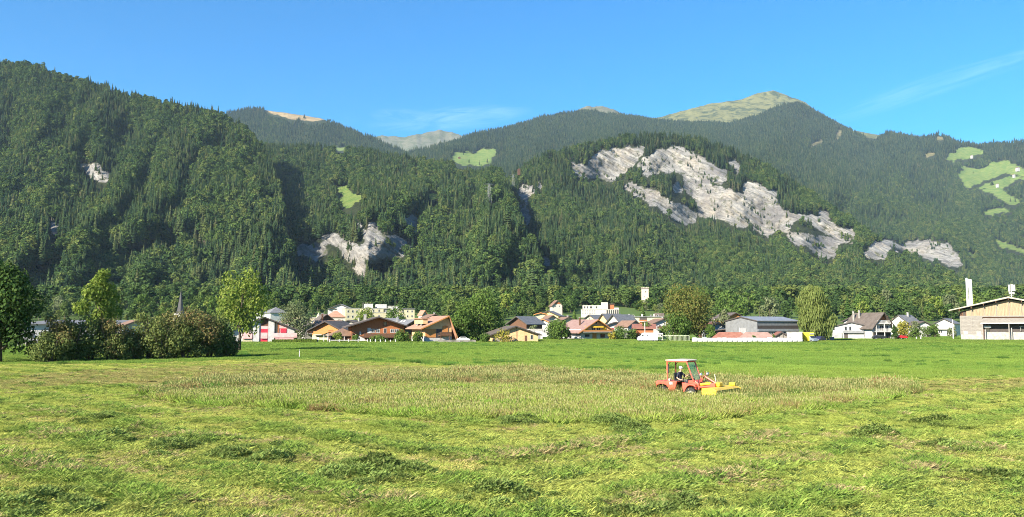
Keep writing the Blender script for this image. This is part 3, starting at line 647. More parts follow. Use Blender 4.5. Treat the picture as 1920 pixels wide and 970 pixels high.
x, y = scatter(26000, 15.5, 112); z = zones(x, y); k = ~z[0] & ~z[1]; x, y = x[k], y[k]; put(x, y, rg.randint(0, 2, len(x)), rg.uniform(0.8, 1.4, len(x)))
x, y = scatter(22000, 15.5, 112); z = zones(x, y); k = ~z[0] & ~z[1] & (rg.rand(len(x)) < 0.35 + 0.65 * z[4]); x, y, sw = x[k], y[k], z[4][k]; put(x, y, rg.randint(2, 4, len(x)), rg.uniform(0.7, 1.25, len(x)), rg.uniform(0.6, 1.0, len(x)) * (0.8 + 0.9 * sw))
# single tufts, tussocks and strands of cut grass that break up the mown surface
for lo, hi, n0 in ((15.5, 32, 38000), (32, 60, 32000), (60, 110, 16000)):
    x, y = scatter(n0, lo, hi); z = zones(x, y); k = ~z[0] & ~z[1]; x, y, sw = x[k], y[k], z[4][k]; n = len(x)
    f = np.clip(0.62 - 0.75 * sw + 0.55 * fbm(x / 1.3, y / 1.3, 3, 231) + 0.25 * rg.normal(size=n), 0, 1)[:, None]; dk = (rg.rand(n) < 0.22)[:, None]; sr = ((fbm(x / 3, y / 2, 3, 232) > 0.18) & (rg.rand(n) < 0.5))[:, None]
    c = np.array((0.17, 0.27, 0.05)) * (1 - f) + np.array((0.42, 0.45, 0.105)) * f; c = np.where(dk, np.array((0.07, 0.115, 0.035)), c); c = np.where(sr, np.array((0.46, 0.37, 0.18)) * rg.uniform(0.5, 1.1, (n, 1)), c)
    put(x, y, np.where(rg.rand(n) < 0.5, 10, 11), rg.uniform(0.45, 1.05, n) * (1 + (lo > 40) * 0.6), rg.uniform(0.4, 1.35, n) * (0.8 + 0.6 * sw), tint=c, flip=0.12)
# clover heaps left by the mower
hx, hy, hs_ = [], [], []
for (cx, cy, rx, ry) in CW:
    n = int(4 + 6 * rx * ry); a = rg.rand(n) * 6.28; q = np.sqrt(rg.rand(n)); hx += list(cx + rx * q * np.cos(a)); hy += list(cy + ry * q * np.sin(a)); hs_ += list(1.25 - 0.6 * q)
hx, hy, hs_ = map(np.array, (hx, hy, hs_)); t = np.array((0.17, 0.235, 0.06)) * rg.uniform(0.7, 1.35, (len(hx), 1)); put(hx, hy, np.full(len(hx), 4), hs_ * rg.uniform(0.8, 1.3, len(hx)), tint=t)
x, y = scatter(2000, 15.5, 70); z = zones(x, y); k = ~z[0] & ~z[1] & (fbm(x / 1.5, y / 1.5, 3, 240) > 0.12); x, y = x[k], y[k]; put(x, y, np.full(len(x), 4), rg.uniform(0.3, 0.7, len(x)), tint=np.array((0.18, 0.25, 0.055)) * rg.uniform(0.7, 1.3, (len(x), 1)))
x, y = scatter(42000, 34, 75); z = zones(x, y); k = z[1] & (rg.rand(len(x)) < 0.8); x, y, bk = x[k], y[k], z[2][k]
tt = zcol(x, y, zones(x, y)) * rg.uniform(0.6, 1.35, (len(x), 1)); tn = (rg.rand(len(x)) < np.where(bk, 0.22, 0.08))[:, None]; tt = np.where(tn, np.array((0.27, 0.19, 0.085)), tt)
put(x, y, np.where(rg.rand(len(x)) < 0.5, 5, 6), rg.uniform(0.8, 1.2, len(x)), rg.uniform(0.8, 1.6, len(x)) * np.where(bk, 1.15, 0.85) * (0.8 + 0.3 * fbm(x / 2, y / 2, 2, 250)), tint=tt)
k = bk & (fbm(x / 5, y / 3, 3, 251) > 0.15) & (rg.rand(len(x)) < 0.025); put(x[k], y[k], np.full(k.sum(), 9), rg.uniform(0.7, 1.1, k.sum()))
x, y = scatter(90000, 60, 300); z = zones(x, y); k = z[0] & (rg.rand(len(x)) < np.clip(120 / y, 0.35, 1)); x, y = x[k], y[k]; s = np.clip(y / 110, 0.75, 1.9); put(x, y, rg.randint(7, 9, len(x)), s * rg.uniform(0.8, 1.25, len(x)), rg.uniform(0.7, 1.15, len(x)) * (1 + 0.35 * fbm(x / 5, y / 5, 2, 260)))
x, y = [np.array(v_) for v_ in zip(*[at_ground(rg.uniform(1312, 1460), rg.uniform(741, 757)) for _ in range(260)])]; put(x, y, np.full(len(x), 6), rg.uniform(0.5, .8, len(x)), rg.uniform(0.9, 1.35, len(x)), tint=np.array((0.09, 0.155, 0.035)) * rg.uniform(0.8, 1.3, (len(x), 1)))
x, y = [np.array(v_) for v_ in zip(*[at_ground(rg.uniform(1222, 1312), rg.uniform(748, 760)) for _ in range(200)])]; put(x, y, np.full(len(x), 6), rg.uniform(0.5, .8, len(x)), rg.uniform(0.7, 1.05, len(x)))
# taller tufts standing in the meadow
x, y = scatter(5000, 62, 200); z = zones(x, y); k = z[0] & (fbm(x / 8, y / 8, 3, 261) > 0.22); x, y = x[k], y[k]; put(x, y, rg.randint(7, 9, len(x)), rg.uniform(0.4, 0.7, len(x)), rg.uniform(1.4, 2.0, len(x)), tint=np.array((0.07, 0.16, 0.03)) * rg.uniform(0.8, 1.2, (len(x), 1)))
PT, IX, SC, RT, TN = map(np.concatenate, (PT, IX, SC, RT, TN)); print('grass patches', len(PT))
o = instancer('grass', GR, PT, IX, SC, RT, extra={'tint': ('FLOAT_COLOR', 'POINT', TN.astype(np.float32))})
tag(o, 'grass of the half mown hay field', 'grass', kind='stuff')
# ------------------------------------------------------------------ building kit
class MB:
    def __init__(s): s.v = []; s.f = []
    def poly(s, pts): i = len(s.v); s.v += [tuple(p) for p in pts]; s.f.append(tuple(range(i, i + len(pts)))); return s
    def box(s, x0, x1, y0, y1, z0, z1):
        i = len(s.v); s.v += [(x, y, z) for x in (x0, x1) for y in (y0, y1) for z in (z0, z1)]
        s.f += [tuple(i + k for k in q) for q in ((0, 1, 3, 2), (4, 6, 7, 5), (0, 4, 5, 1), (2, 3, 7, 6), (0, 2, 6, 4), (1, 5, 7, 3))]; return s
    def prism(s, prof, a, b, axis='y'):
        """extrude a closed profile [(u, z)] from a to b along an axis"""
        n = len(prof); i = len(s.v)
        for t in (a, b): s.v += [((u, t, z) if axis == 'y' else (t, u, z)) for u, z in prof]
        s.f.append(tuple(i + k for k in range(n))); s.f.append(tuple(i + n + k for k in reversed(range(n))))
        s.f += [(i + k, i + n + k, i + n + (k + 1) % n, i + (k + 1) % n) for k in range(n)]; return s
    def tube(s, pts, rad, n=6, cap=True):
        pts = [Vector(p) for p in pts]; rad = [rad] * len(pts) if not hasattr(rad, '__len__') else rad; base = len(s.v)
        for k, p in enumerate(pts):
            d = (pts[min(k + 1, len(pts) - 1)] - pts[max(k - 1, 0)]).normalized()
            u = d.cross(Vector((0, 0, 1)) if abs(d.z) < 0.9 else Vector((1, 0, 0))).normalized(); w = d.cross(u)
            for j in range(n):
                a = 2 * PI * j / n; s.v.append(tuple(p + (u * math.cos(a) + w * math.sin(a)) * rad[k]))
        for k in range(len(pts) - 1):
            for j in range(n):
                a = base + k * n + j; b_ = base + k * n + (j + 1) % n; s.f.append((a, b_, b_ + n, a + n))
        if cap: s.f.append(tuple(base + j for j in reversed(range(n)))); s.f.append(tuple(base + (len(pts) - 1) * n + j for j in range(n)))
        return s
    def lathe(s, prof, n=16, c=(0, 0, 0), axis='z'):
        base = len(s.v)
        for (r, h) in prof:
            for j in range(n):
                a = 2 * PI * j / n; p = (r * math.cos(a), r * math.sin(a), h)
                if axis == 'y': p = (p[0], p[2], p[1])
                if axis == 'x': p = (p[2], p[0], p[1])
                s.v.append((p[0] + c[0], p[1] + c[1], p[2] + c[2]))
        for k in range(len(prof) - 1):
            for j in range(n):
                a = base + k * n + j; b_ = base + k * n + (j + 1) % n; s.f.append((a, b_, b_ + n, a + n))
        return s
    def xf(s, fn): s.v = [fn(*p) for p in s.v]; return s
    def obj(s, name, mat, parent=None, smooth=False, bevel=0.0):
        me = bpy.data.meshes.new(name); me.from_pydata([tuple(map(float, p)) for p in s.v], [], s.f); me.update()
        bm = bmesh.new(); bm.from_mesh(me); bmesh.ops.recalc_face_normals(bm, faces=bm.faces); bm.to_mesh(me); bm.free()
        if smooth: me.polygons.foreach_set('use_smooth', [True] * len(me.polygons))
        me.materials.append(mat); o = bpy.data.objects.new(name, me); COL.objects.link(o)
        if parent: o.parent = parent
        if bevel: m = o.modifiers.new('edge', 'BEVEL'); m.width = bevel; m.segments = 2; m.limit_method = 'ANGLE'
        return o

b = NB('window_glass'); b.bsdf((0.03, 0.035, 0.04), 0.12, spec=0.6); M_GLASS = b.m
WHITE = plain('white_render', (0.46, 0.45, 0.43)); WARMWHITE = plain('warm_white_render', (0.46, 0.42, 0.37)); CREAM = plain('cream_render', (0.46, 0.41, 0.27))
YELLOW = plain('yellow_render', (0.72, 0.52, 0.22)); APRICOT = plain('apricot_render', (0.56, 0.37, 0.19)); PINK = plain('pink_render', (0.66, 0.38, 0.36)); GREYW = plain('grey_cladding', (0.17, 0.175, 0.18), 0.6)
RED = plain('red_shutter', (0.55, 0.035, 0.06), 0.5); TRIM = plain('white_trim', (0.50, 0.49, 0.47), 0.6); DARKTRIM_SHADE = plain('dark_trim_and_shade', (0.06, 0.05, 0.045), 0.7)  # the dark trim tone also colours panels painted in for shade
YAWN = plain('yellow_awning', (0.75, 0.46, 0.04), 0.7); CONC = plain('pale_concrete', (0.34, 0.325, 0.29), 0.9, var=0.2); DCONC = plain('grey_concrete', (0.27, 0.27, 0.27), 0.9)
W_DARK = wood('dark_chalet_wood', (0.06, 0.032, 0.02), (0.15, 0.075, 0.04)); W_RED = wood('sunlit_red_wood', (0.22, 0.075, 0.03), (0.36, 0.14, 0.055)); W_OR = wood('orange_wood', (0.34, 0.14, 0.04), (0.50, 0.22, 0.07)); W_GREY = wood('weathered_wood', (0.165, 0.15, 0.132), (0.275, 0.255, 0.225), (1.2, 1.2, 9))
W_HONEY = wood('honey_boards', (0.20, 0.155, 0.10), (0.35, 0.27, 0.17), (6, 6, 0.7))
R_DARK = rooftile('dark_brown_tiles', (0.075, 0.06, 0.05), (0.14, 0.115, 0.095)); R_GREY = rooftile('grey_slate', (0.10, 0.105, 0.11), (0.19, 0.19, 0.195)); R_BROWN = rooftile('brown_tiles', (0.14, 0.085, 0.06), (0.24, 0.15, 0.10))
R_OR = rooftile('orange_tiles', (0.27, 0.145, 0.095), (0.38, 0.22, 0.15)); R_RED = rooftile('red_tiles', (0.17, 0.07, 0.05), (0.26, 0.115, 0.08)); R_PINK = rooftile('faded_red_tiles', (0.20, 0.125, 0.105), (0.28, 0.18, 0.15)); R_TIN = plain('tin_roof', (0.27, 0.28, 0.295), 0.45, 0.2)

def zat(py, d): return float(pix(960.0, py, d)[2] - gz(0, d))      # height above ground of a pixel row at distance d
def xat(px, d): return float(pix(px, 600.0, d)[0])

class House:
    """gabled, hipped or flat-roofed building; front wall at distance d, feature rectangles given on its faces"""
    def __init__(s, name, label, px, d, w, l, yaw=0, ye=None, yr=None, he=None, hr=None, wall=WHITE, roof=R_DARK, kind='gable', ov=0.8, og=0.9, cat='house', group=None, base=None, th=0.22, ridge_off=0.0, z0=None):
        s.d, s.px, s.w, s.l = d, px, w, l; s.m = d / FPX
        th_ = math.atan((px - 960.0) / FPX); w *= math.cos(th_); s.w = w; yw = RAD(yaw) - th_; X = xat(px, d); s.cx = X - math.sin(yw) * l / 2; s.cy = d + math.cos(yw) * l / 2
        s.z = float(gz(0, s.cy)) - 0.05 if z0 is None else z0
        s.root = empty(name, (s.cx, s.cy, s.z), yw); tag(s.root, label, cat, group)
        s.he = zat(ye, d) + float(gz(0, d)) - s.z if ye is not None else he; s.hr = zat(yr, d) + float(gz(0, d)) - s.z if yr is not None else hr
        W2, L2, he, hr = w / 2, l / 2, s.he, s.hr; s.ro = ridge_off
        m = MB(); sl = None
        if kind == 'gable': m.prism([(-W2, -0.6), (W2, -0.6), (W2, he), (ridge_off, hr - th), (-W2, he)], -L2, L2)
        elif kind == 'hip' or kind == 'flat': m.box(-W2, W2, -L2, L2, -0.6, he)
        m.obj('wall', wall, s.root)
        if base: MB().box(-W2 - .04, W2 + .04, -L2 - .04, L2 + .04, -0.6, base[0]).obj('plinth', base[1], s.root)
        if kind == 'gable':
            rm = MB()
            for sg in (-1, 1):
                run = W2 - sg * ridge_off * 1.0; slope = (hr - th - he) / run; e = (sg * (W2 + ov), he - slope * ov)
                rm.prism([(ridge_off, hr - th + .003), e, (e[0], e[1] + th), (ridge_off, hr)] if sg > 0 else [(ridge_off, hr - th + .003), (ridge_off, hr), (e[0], e[1] + th), e], -L2 - og, L2 + og)
            s.roof = rm.obj('roof', roof, s.root)
            for sg in (-1, 1):      # barge boards on the front gable
                run = W2 - sg * ridge_off; slope = (hr - th - he) / run; ex, ez = sg * (W2 + ov), he - slope * ov
                MB().prism([(ridge_off, hr - th - .12), (ridge_off, hr - .02), (ex, ez + th - .02), (ex, ez - .10)], -L2 - og - .06, -L2 - og - .005).obj('barge_board', DARKTRIM_SHADE if roof not in (R_OR, R_PINK) else W_OR, s.roof)
        elif kind == 'hip':
            e = ov; rl = max(0.0, l - w) / 2 if l > w else 0; rw = max(0.0, w - l) / 2 if w > l else 0
            A = [(-W2 - e, -L2 - e, he - .1), (W2 + e, -L2 - e, he - .1), (W2 + e, L2 + e, he - .1), (-W2 - e, L2 + e, he - .1)]; T = [(-rw, -rl, hr), (rw, -rl, hr), (rw, rl, hr), (-rw, rl, hr)]
            rm = MB(); rm.v = A + [(x, y, z + .18) for x, y, z in A] + T; rm.f = [(0, 3, 2, 1)] + [(i, (i + 1) % 4, 4 + (i + 1) % 4, 4 + i) for i in range(4)] + [(4 + i, 4 + (i + 1) % 4, 8 + (i + 1) % 4, 8 + i) for i in range(4)] + [(8, 9, 10, 11)]
            s.roof = rm.obj('roof', roof, s.root)
        else:
            rm = MB().box(-W2 - ov, W2 + ov, -L2 - ov, L2 + ov, he, he + .35); s.roof = rm.obj('roof', roof, s.root)
    def fr(s, face):
        W2, L2 = s.w / 2, s.l / 2
        return {'F': lambda u, o, z: (u, -L2 - o, z), 'R': lambda u, o, z: (W2 + o, u, z), 'L': lambda u, o, z: (-W2 - o, -u, z)}[face]
    def rect(s, face, u, z, w, h, o0, o1):
        f = s.fr(face); return MB().box(u - w / 2, u + w / 2, o0, o1, z, z + h).xf(lambda a, b, c: f(a, b, c))
    def win(s, face, u, z, w, h, frame=TRIM, shut=None, name='window'):
        a = s.rect(face, u, z, w, h, 0.0, 0.06).obj(name, frame, s.root)
        t = min(0.12, w * .12); f = s.fr(face); g = MB()
        n = 2 if w > 1.0 else 1; pw = (w - t * (n + 1)) / n
        for k in range(n): g.box(u - w / 2 + t + k * (pw + t), u - w / 2 + t + k * (pw + t) + pw, 0.05, 0.075, z + t, z + h - t)
        g.xf(lambda p, q, r: f(p, q, r)).obj('pane', M_GLASS, a)
        if shut:
            for sg in (-1, 1): s.rect(face, u + sg * (w / 2 + .28), z, .5, h, .01, .07).obj('shutter', shut, a)
        return s
    def panel(s, face, u, z, w, h, mat, o0=0.02, o1=0.09, name='panel'): s.rect(face, u, z, w, h, o0, o1).obj(name, mat, s.root); return s
    def px_(s, x0, y0, x1, y1):
        z0 = zat(y1, s.d) + float(gz(0, s.d)) - s.z; z1 = zat(y0, s.d) + float(gz(0, s.d)) - s.z
        return ((x0 + x1) / 2 - s.px) * s.m, z0, (x1 - x0) * s.m, z1 - z0
    def wpx(s, x0, y0, x1, y1, face='F', **k): return s.win(face, *s.px_(x0, y0, x1, y1), **k)
    def ppx(s, x0, y0, x1, y1, mat, o0=.02, o1=.09, name='panel', face='F'): return s.panel(face, *s.px_(x0, y0, x1, y1), mat, o0, o1, name)
    def balcony(s, face, u, z, w, mat, depth=1.2, h=0.95, slab=TRIM, slats=False):
        f = s.fr(face); a = MB().box(u - w / 2, u + w / 2, 0, depth, z - .18, z).xf(lambda p, q, r: f(p, q, r)).obj('balcony', slab, s.root)
        if not slats: MB().box(u - w / 2, u + w / 2, depth - .08, depth, z + .05, z + h).xf(lambda p, q, r: f(p, q, r)).obj('railing', mat, a)
        else:
            MB().box(u - w / 2, u + w / 2, depth - .08, depth, z + h - .1, z + h).xf(lambda p, q, r: f(p, q, r)).obj('handrail', mat, a)
            n = max(3, int(w / .35))
            for k in range(n + 1):
                uu = u - w / 2 + .05 + (w - .1) * k / n; MB().box(uu - .06, uu + .06, depth - .07, depth - .02, z, z + h - .1).xf(lambda p, q, r: f(p, q, r)).obj('baluster', mat, a)
        return s
    def chimney(s, x, y, z0, z1, w=0.7, mat=CONC):
        o = MB().box(x - w / 2, x + w / 2, y - w / 2, y + w / 2, z0, z1).obj('chimney', mat, s.roof); MB().box(x - w * .65, x + w * .65, y - w * .65, y + w * .65, z1, z1 + .15).obj('cap', DCONC, o); return s
    def grid(s, face, cols, rows, u0, u1, z0, dz, w, h, **k):
        for r in range(rows):
            for c in range(cols): s.win(face, u0 + (u1 - u0) * (c / max(1, cols - 1)), z0 + dz * r, w, h, **k)
        return s
# ------------------------------------------------------------------ the village, front row from left to right
# long white building glimpsed between the bushes
h = House('long_white_building', 'long low white building half hidden behind the brown bushes', 170, 205, 34, 12, 0, ye=608, yr=600, wall=WHITE, roof=R_GREY, ov=0.9, kind='hip', cat='building')
for u in (-13, -9, -5, 5, 9, 13): h.win('F', u, 1.6, 1.6, 1.5)
h = House('white_house', 'bright white house wall seen through the gap in the bushes', 258, 190, 7, 9, 10, ye=612, yr=600, wall=WHITE, roof=R_BROWN); h.win('F', -1.6, 1.2, 1.1, 1.2).win('F', 1.6, 1.2, 1.1, 1.2)
R_SPIRE = rooftile('spire_slate', (.045, .045, .05), (.075, .07, .075))
# church: only the spire shows
h = House('church', 'church with a slender dark grey spire rising above the bushes', 346, 420, 6, 6, 45, he=9.8, hr=26.0, wall=CONC, roof=R_GREY, kind='hip', ov=0.3, cat='church')
h.roof.data.transform(Matrix.Scale(1.0, 4)); z = zat(541, 420)
sp = MB(); n = 8
sp.v = [(3.2 * math.cos(PI * 2 * k / n), 3.2 * math.sin(PI * 2 * k / n), 9.5) for k in range(n)] + [(2.0 * math.cos(PI * 2 * k / n), 2.0 * math.sin(PI * 2 * k / n), 12.0) for k in range(n)] + [(0.05 * math.cos(PI * 2 * k / n), 0.05 * math.sin(PI * 2 * k / n), 27.0) for k in range(n)]
sp.f = [(k, (k + 1) % n, n + (k + 1) % n, n + k) for k in range(n)] + [(n + k, n + (k + 1) % n, 2 * n + (k + 1) % n, 2 * n + k) for k in range(n)]
me_old = h.roof; so = sp.obj('spire', R_SPIRE, h.root); bpy.data.objects.remove(me_old, do_unlink=True)
k = (zat(543, 420) ) / 27.0; h.root.scale = (0.8, 0.8, k); MB().box(-.08, .08, -.08, .08, 26.8, 29.5).obj('finial', DARKTRIM_SHADE, so); h.win('F', 0, 6, 1.2, 2.2)

# white house with pink balconies and red shutters
h = House('pink_white_house', 'white gabled house with pink balconies and red roller shutters behind a hedge', 496, 214, 16.2, 11, 0, ye=617, yr=594, wall=WHITE, roof=R_DARK, ov=1.4, og=1.1)
h.ppx(458, 608, 475, 622, DARKTRIM_SHADE, name='recess_shade').ppx(458, 624, 475, 635, PINK, .05, .5).ppx(458, 635, 475, 643, CREAM, .02, .08)  # dark panel paints in the shade of the set-back wall bay
h.ppx(490, 597, 503, 612, W_DARK, name='gable_opening').ppx(490, 611, 502, 617, PINK).ppx(490, 617, 502, 624, RED, .05, .12, 'shutter').ppx(490, 624, 502, 635, PINK, .05, .45).ppx(490, 635, 502, 643, RED, .05, .12, 'shutter')
h.wpx(515, 605, 520, 624, frame=DARKTRIM_SHADE).ppx(520, 604, 523, 624, W_RED).ppx(523, 609, 538, 616, PINK).ppx(525, 616, 536, 624, RED, .05, .12, 'shutter')  # the dark window stands in for the shade of a set-back bay
u, z, w, hh = h.px_(513, 625, 555, 632); h.balcony('F', u, z, w, PINK, 1.1, hh, PINK)
h.ppx(516, 632, 549, 638, PINK, .8, .9, 'awning').ppx(476, 600, 487, 643, WHITE, .02, .35, 'pier').ppx(503, 600, 514, 643, WHITE, .02, .35, 'pier')
# white hip-roofed house behind it
h = House('grey_hip_house', 'white house with steep grey hipped roof behind the pink and white house', 523, 330, 7.5, 8, 20, ye=587, yr=576, wall=WHITE, roof=R_GREY, kind='hip', ov=.5); h.win('F', -1.5, 4.3, 1, 1.1).win('F', 1.5, 4.3, 1, 1.1).win('L', 0, 4.3, 1, 1.1)
h = House('low_white_house', 'low white house with flat grey roof edge beside the steep hipped roof', 500, 350, 9, 8, 0, ye=584, yr=579, wall=WHITE, roof=R_GREY, ov=.5); h.win('F', -2, 4, 1, 1).win('F', 2, 4, 1, 1)
# little villa with white corner turret
h = House('turret_villa', 'pale villa with small white pointed corner turret', 589, 300, 3.6, 6, 0, ye=597, yr=594, wall=CREAM, roof=CONC, kind='flat', ov=.1); h.win('F', 0, 1.5, 1, 1.2)
MB().lathe([(1.05, -.5), (1.05, zat(596, 300)), (0.9, zat(595, 300)), (0.05, zat(586, 300))], 10, (1.6, -3.0, 0)).obj('turret', CREAM, h.root)
h = House('dark_roof_house', 'house with dark rounded roof right of the small white turret', 612, 292, 5.5, 7, 15, ye=601, yr=589, wall=W_DARK, roof=R_DARK, ov=.7)
# orange hip roof, white arched house, cream apartment blocks
h = House('orange_hip_house', 'house with broad orange hipped roof below the cream apartment block', 629, 370, 8.6, 7, 0, ye=595, yr=583, wall=WARMWHITE, roof=R_OR, kind='hip', ov=.5); h.win('F', -2, 3.6, 1, 1).win('F', 2, 3.6, 1, 1)
h = House('white_arch_house', 'white house with curved roof at the forest foot behind the orange roof', 637, 455, 12, 9, -10, ye=579, yr=570, wall=WHITE, roof=CONC, ov=.6); h.win('F', 2, zat(583, 455), 1.2, 1.2).win('F', -2, zat(583, 455), 1.2, 1.2); 
h = House('small_white_house', 'small white house at the left end of the curved white roof', 622, 440, 4.5, 6, 0, ye=580, yr=577, wall=WHITE, roof=CONC, ov=.2); h.win('F', 0, zat(585, 440), 1, 1)
h = House('cream_block_wing', 'cream apartment wing with small tower at its corner', 661, 415, 7.6, 9, 12, ye=579, wall=CREAM, roof=CONC, kind='flat', ov=.15); h.grid('F', 3, 2, -2.3, 2.3, zat(597, 415), 2.7, 1, 1.3)
h = House('cream_apartment_block', 'cream stepped apartment block with flat roof terraces and white railings', 707, 420, 15, 12, 8, ye=579, wall=CREAM, roof=CONC, kind='flat', ov=.2, cat='apartment block')
h.grid('F', 3, 2, -5, 1, zat(597, 420), 3.0, 1.0, 1.4); h.panel('F', 0, zat(587.5, 420), 15, .25, CONC, 0, .25, 'cornice').panel('F', 4.6, zat(586, 420), 2.6, 1.8, M_GLASS, .02, .06, 'glazing')
for (a, b_, y) in ((-5.6, -2.0, 570.5), (0.4, 5.2, 571)): MB().box(a, b_, -4, 4, h.he + .36, zat(y, 426) - h.z + float(gz(0, 426))).obj('roof_storey', WHITE, h.root)
for k in range(3): MB().tube([(-7 + k * 1.1, -3, h.he), (-7 + k * 1.1, -3, h.he + 3.2)], .12).obj('flue', CONC, h.root)
h.balcony('F', 6.2, zat(587, 420), 4.5, TRIM, 1.4, 1.0, slats=True)
h = House('pale_yellow_block', 'pale yellow flat-roofed block at the right end of the cream flats', 764, 432, 7.6, 9, 6, ye=580, wall=CREAM, roof=R_GREY, kind='flat', ov=.35, cat='apartment block'); h.grid('F', 3, 2, -2.4, 2.4, zat(596, 432), 2.6, .9, 1.2)
h = House('white_annex', 'white stair tower between the cream block and the pale yellow block', 737, 440, 6, 6, 0, ye=575, wall=WHITE, roof=CONC, kind='flat', ov=.1, cat='building'); h.win('F', 1, zat(580, 440), 1, 1)
h = House('red_gable_house', 'small white house with red gable among trees at the forest edge', 796, 470, 3.2, 5, 25, ye=590, yr=582, wall=WARMWHITE, roof=R_OR, ov=.5); h.win('F', 0, zat(592, 470), 1, 1)
# brown chalet and pavilion
h = House('brown_chalet', 'wide brown-roofed chalet with sunlit orange timber wall under the eaves', 612, 240, 9, 13, -24, ye=617, yr=602, wall=W_OR, roof=R_DARK, ov=1.4, og=1.2, base=(1.6, CREAM)); h.win('F', 1.5, 2.1, 1.6, 1.0, frame=W_DARK).balcony('F', 0, 1.9, 7, W_OR)
h = House('brown_chalet_wing', 'long brown roof with chimney joining the orange timber chalet', 638, 252, 12, 7, 90, ye=614, yr=601, wall=W_DARK, roof=R_BROWN, ov=1.0, og=.6); h.chimney(1.5, 2.0, 4.5, 8.3, .55, W_DARK)
h = House('pavilion', 'garden pavilion with brown pyramid roof beside the white fence', 646, 224, 7.4, 7.4, 8, ye=630, yr=615.5, wall=W_DARK, roof=R_BROWN, kind='hip', ov=.5, cat='pavilion')
for x in (-3.85, 0, 3.85): MB().box(x - .1, x + .1, -4.1, -3.9, 0, h.he).obj('post', TRIM, h.root)
cp = empty('carport', (xat(606, 219), 219, 0), 0); tag(cp, 'small open carport with white sloping roof at the end of the hedge', 'carport')
MB().poly([(-1.6, -1.5, 1.4), (1.9, -1.5, 2.7), (1.9, 2.5, 2.7), (-1.6, 2.5, 1.4)]).poly([(-1.6, -1.5, 1.3), (-1.6, 2.5, 1.3), (1.9, 2.5, 2.6), (1.9, -1.5, 2.6)]).obj('roof', R_TIN, cp)
for x, z in ((-1.2, 1.4), (0.6, 2.05), (1.7, 2.5)): MB().box(x - .08, x + .08, -1.45, -1.3, 0, z).obj('post', TRIM, cp)
# dark chalet with the big gable
h = House('dark_chalet', 'dark timber chalet with wide gable, red-brown wall and long balcony', 709, 226, 15.0, 12, 6, ye=611, yr=593.5, wall=W_RED, roof=R_DARK, ov=1.6, og=2.2)
for (a, b_) in ((696.5, 704.5), (704.8, 713.5)): h.wpx(a, 617, b_ - 1, 624.5)
h.wpx(719.5, 615.5, 724.5, 625).wpx(719, 604, 725, 611, frame=DARKTRIM_SHADE).wpx(732, 617, 739, 624.5).wpx(740, 617, 747, 624.5).ppx(689.5, 615, 695.5, 625, WHITE, .03, .15, 'door').ppx(675, 622, 678, 628, WHITE, .05, .15)
u, z, w, hh = h.px_(682, 625.5, 750, 632); h.balcony('F', u, z, w, W_DARK, 1.5, hh, W_DARK); h.panel('F', 1, 0, 13.5, 1.7, W_DARK, .01, .05, 'base_wall')
MB().box(-7.3, -7.0, -8.0, -6.0, 0, 2.6).obj('post', W_DARK, h.root); MB().poly([(-6.5, -9.2, 0), (-3.9, -9.2, 0), (-3.9, -9.2, .9), (-6.5, -9.2, 2.2)]).poly([(-6.5, -9.0, 0), (-6.5, -9.0, 2.2), (-3.9, -9.0, .9), (-3.9, -9.0, 0)]).obj('stair_wall', WHITE, h.root)
h.chimney(-3.0, 1.0, h.hr - 1.6, h.hr + .6, .7)
h = House('solar_chalet', 'dark chalet with roof glazing strips behind the big gable', 776, 258, 7, 15, 24, ye=612, yr=599, wall=W_DARK, roof=R_GREY, ov=1.2, og=1.3); h.win('F', 0, 2.6, 1.0, 1.6).ppx(770, 606, 773, 614, W_OR)
h.chimney(-1.5, 2, h.hr - 1, h.hr + .7, .6, DCONC)
for k in range(3): MB().poly([(-2.2, -3 + k * 2.4, h.hr - 1.55), (-.8, -3 + k * 2.4, h.hr - .47), (-.8, -1.6 + k * 2.4, h.hr - .47), (-2.2, -1.6 + k * 2.4, h.hr - 1.55)]).obj('roof_light', TRIM, h.roof).location = (0, 0, .12)
h = House('grey_roof_behind', 'grey-roofed house peeping out above the roof glazing of the dark chalet', 742, 285, 9, 8, 90, ye=604, yr=596.5, wall=W_DARK, roof=R_GREY, ov=.8)
# orange house
h = House('orange_house', 'two-storey house with bright orange roof and timber balconies', 822, 216, 7.6, 11, 20, ye=613, yr=592, wall=APRICOT, roof=R_OR, ov=1.5, og=1.3, base=(1.6, WHITE), ridge_off=2.6)
h.ppx(797, 617, 817, 633, W_OR, .05, .14, 'timber_panel').ppx(830, 611, 841, 631, W_OR, .05, .14, 'timber_panel').ppx(818, 617, 829, 634, DARKTRIM_SHADE, .02, .06, 'recess_shade').win('L', 2.5, 4.6, 1.2, 1.1).win('L', -1, 4.6, 1.2, 1.1)  # dark panel paints in the shade of the set-back gable bay
h.balcony('F', 1.6, 2.0, 3.2, W_DARK, 1.6, .8, W_DARK); MB().box(-3.9, -2.5, -4, 3, 5.0, 6.3).obj('dormer', APRICOT, h.roof); MB().box(-4.3, -2.0, -4.3, 3.3, 6.3, 6.5).obj('dormer_roof', R_OR, h.roof)
for x in (2.6, 0.2): MB().box(x - .08, x + .08, -7.1, -6.95, -.2, 1.9).obj('post', W_DARK, h.root)
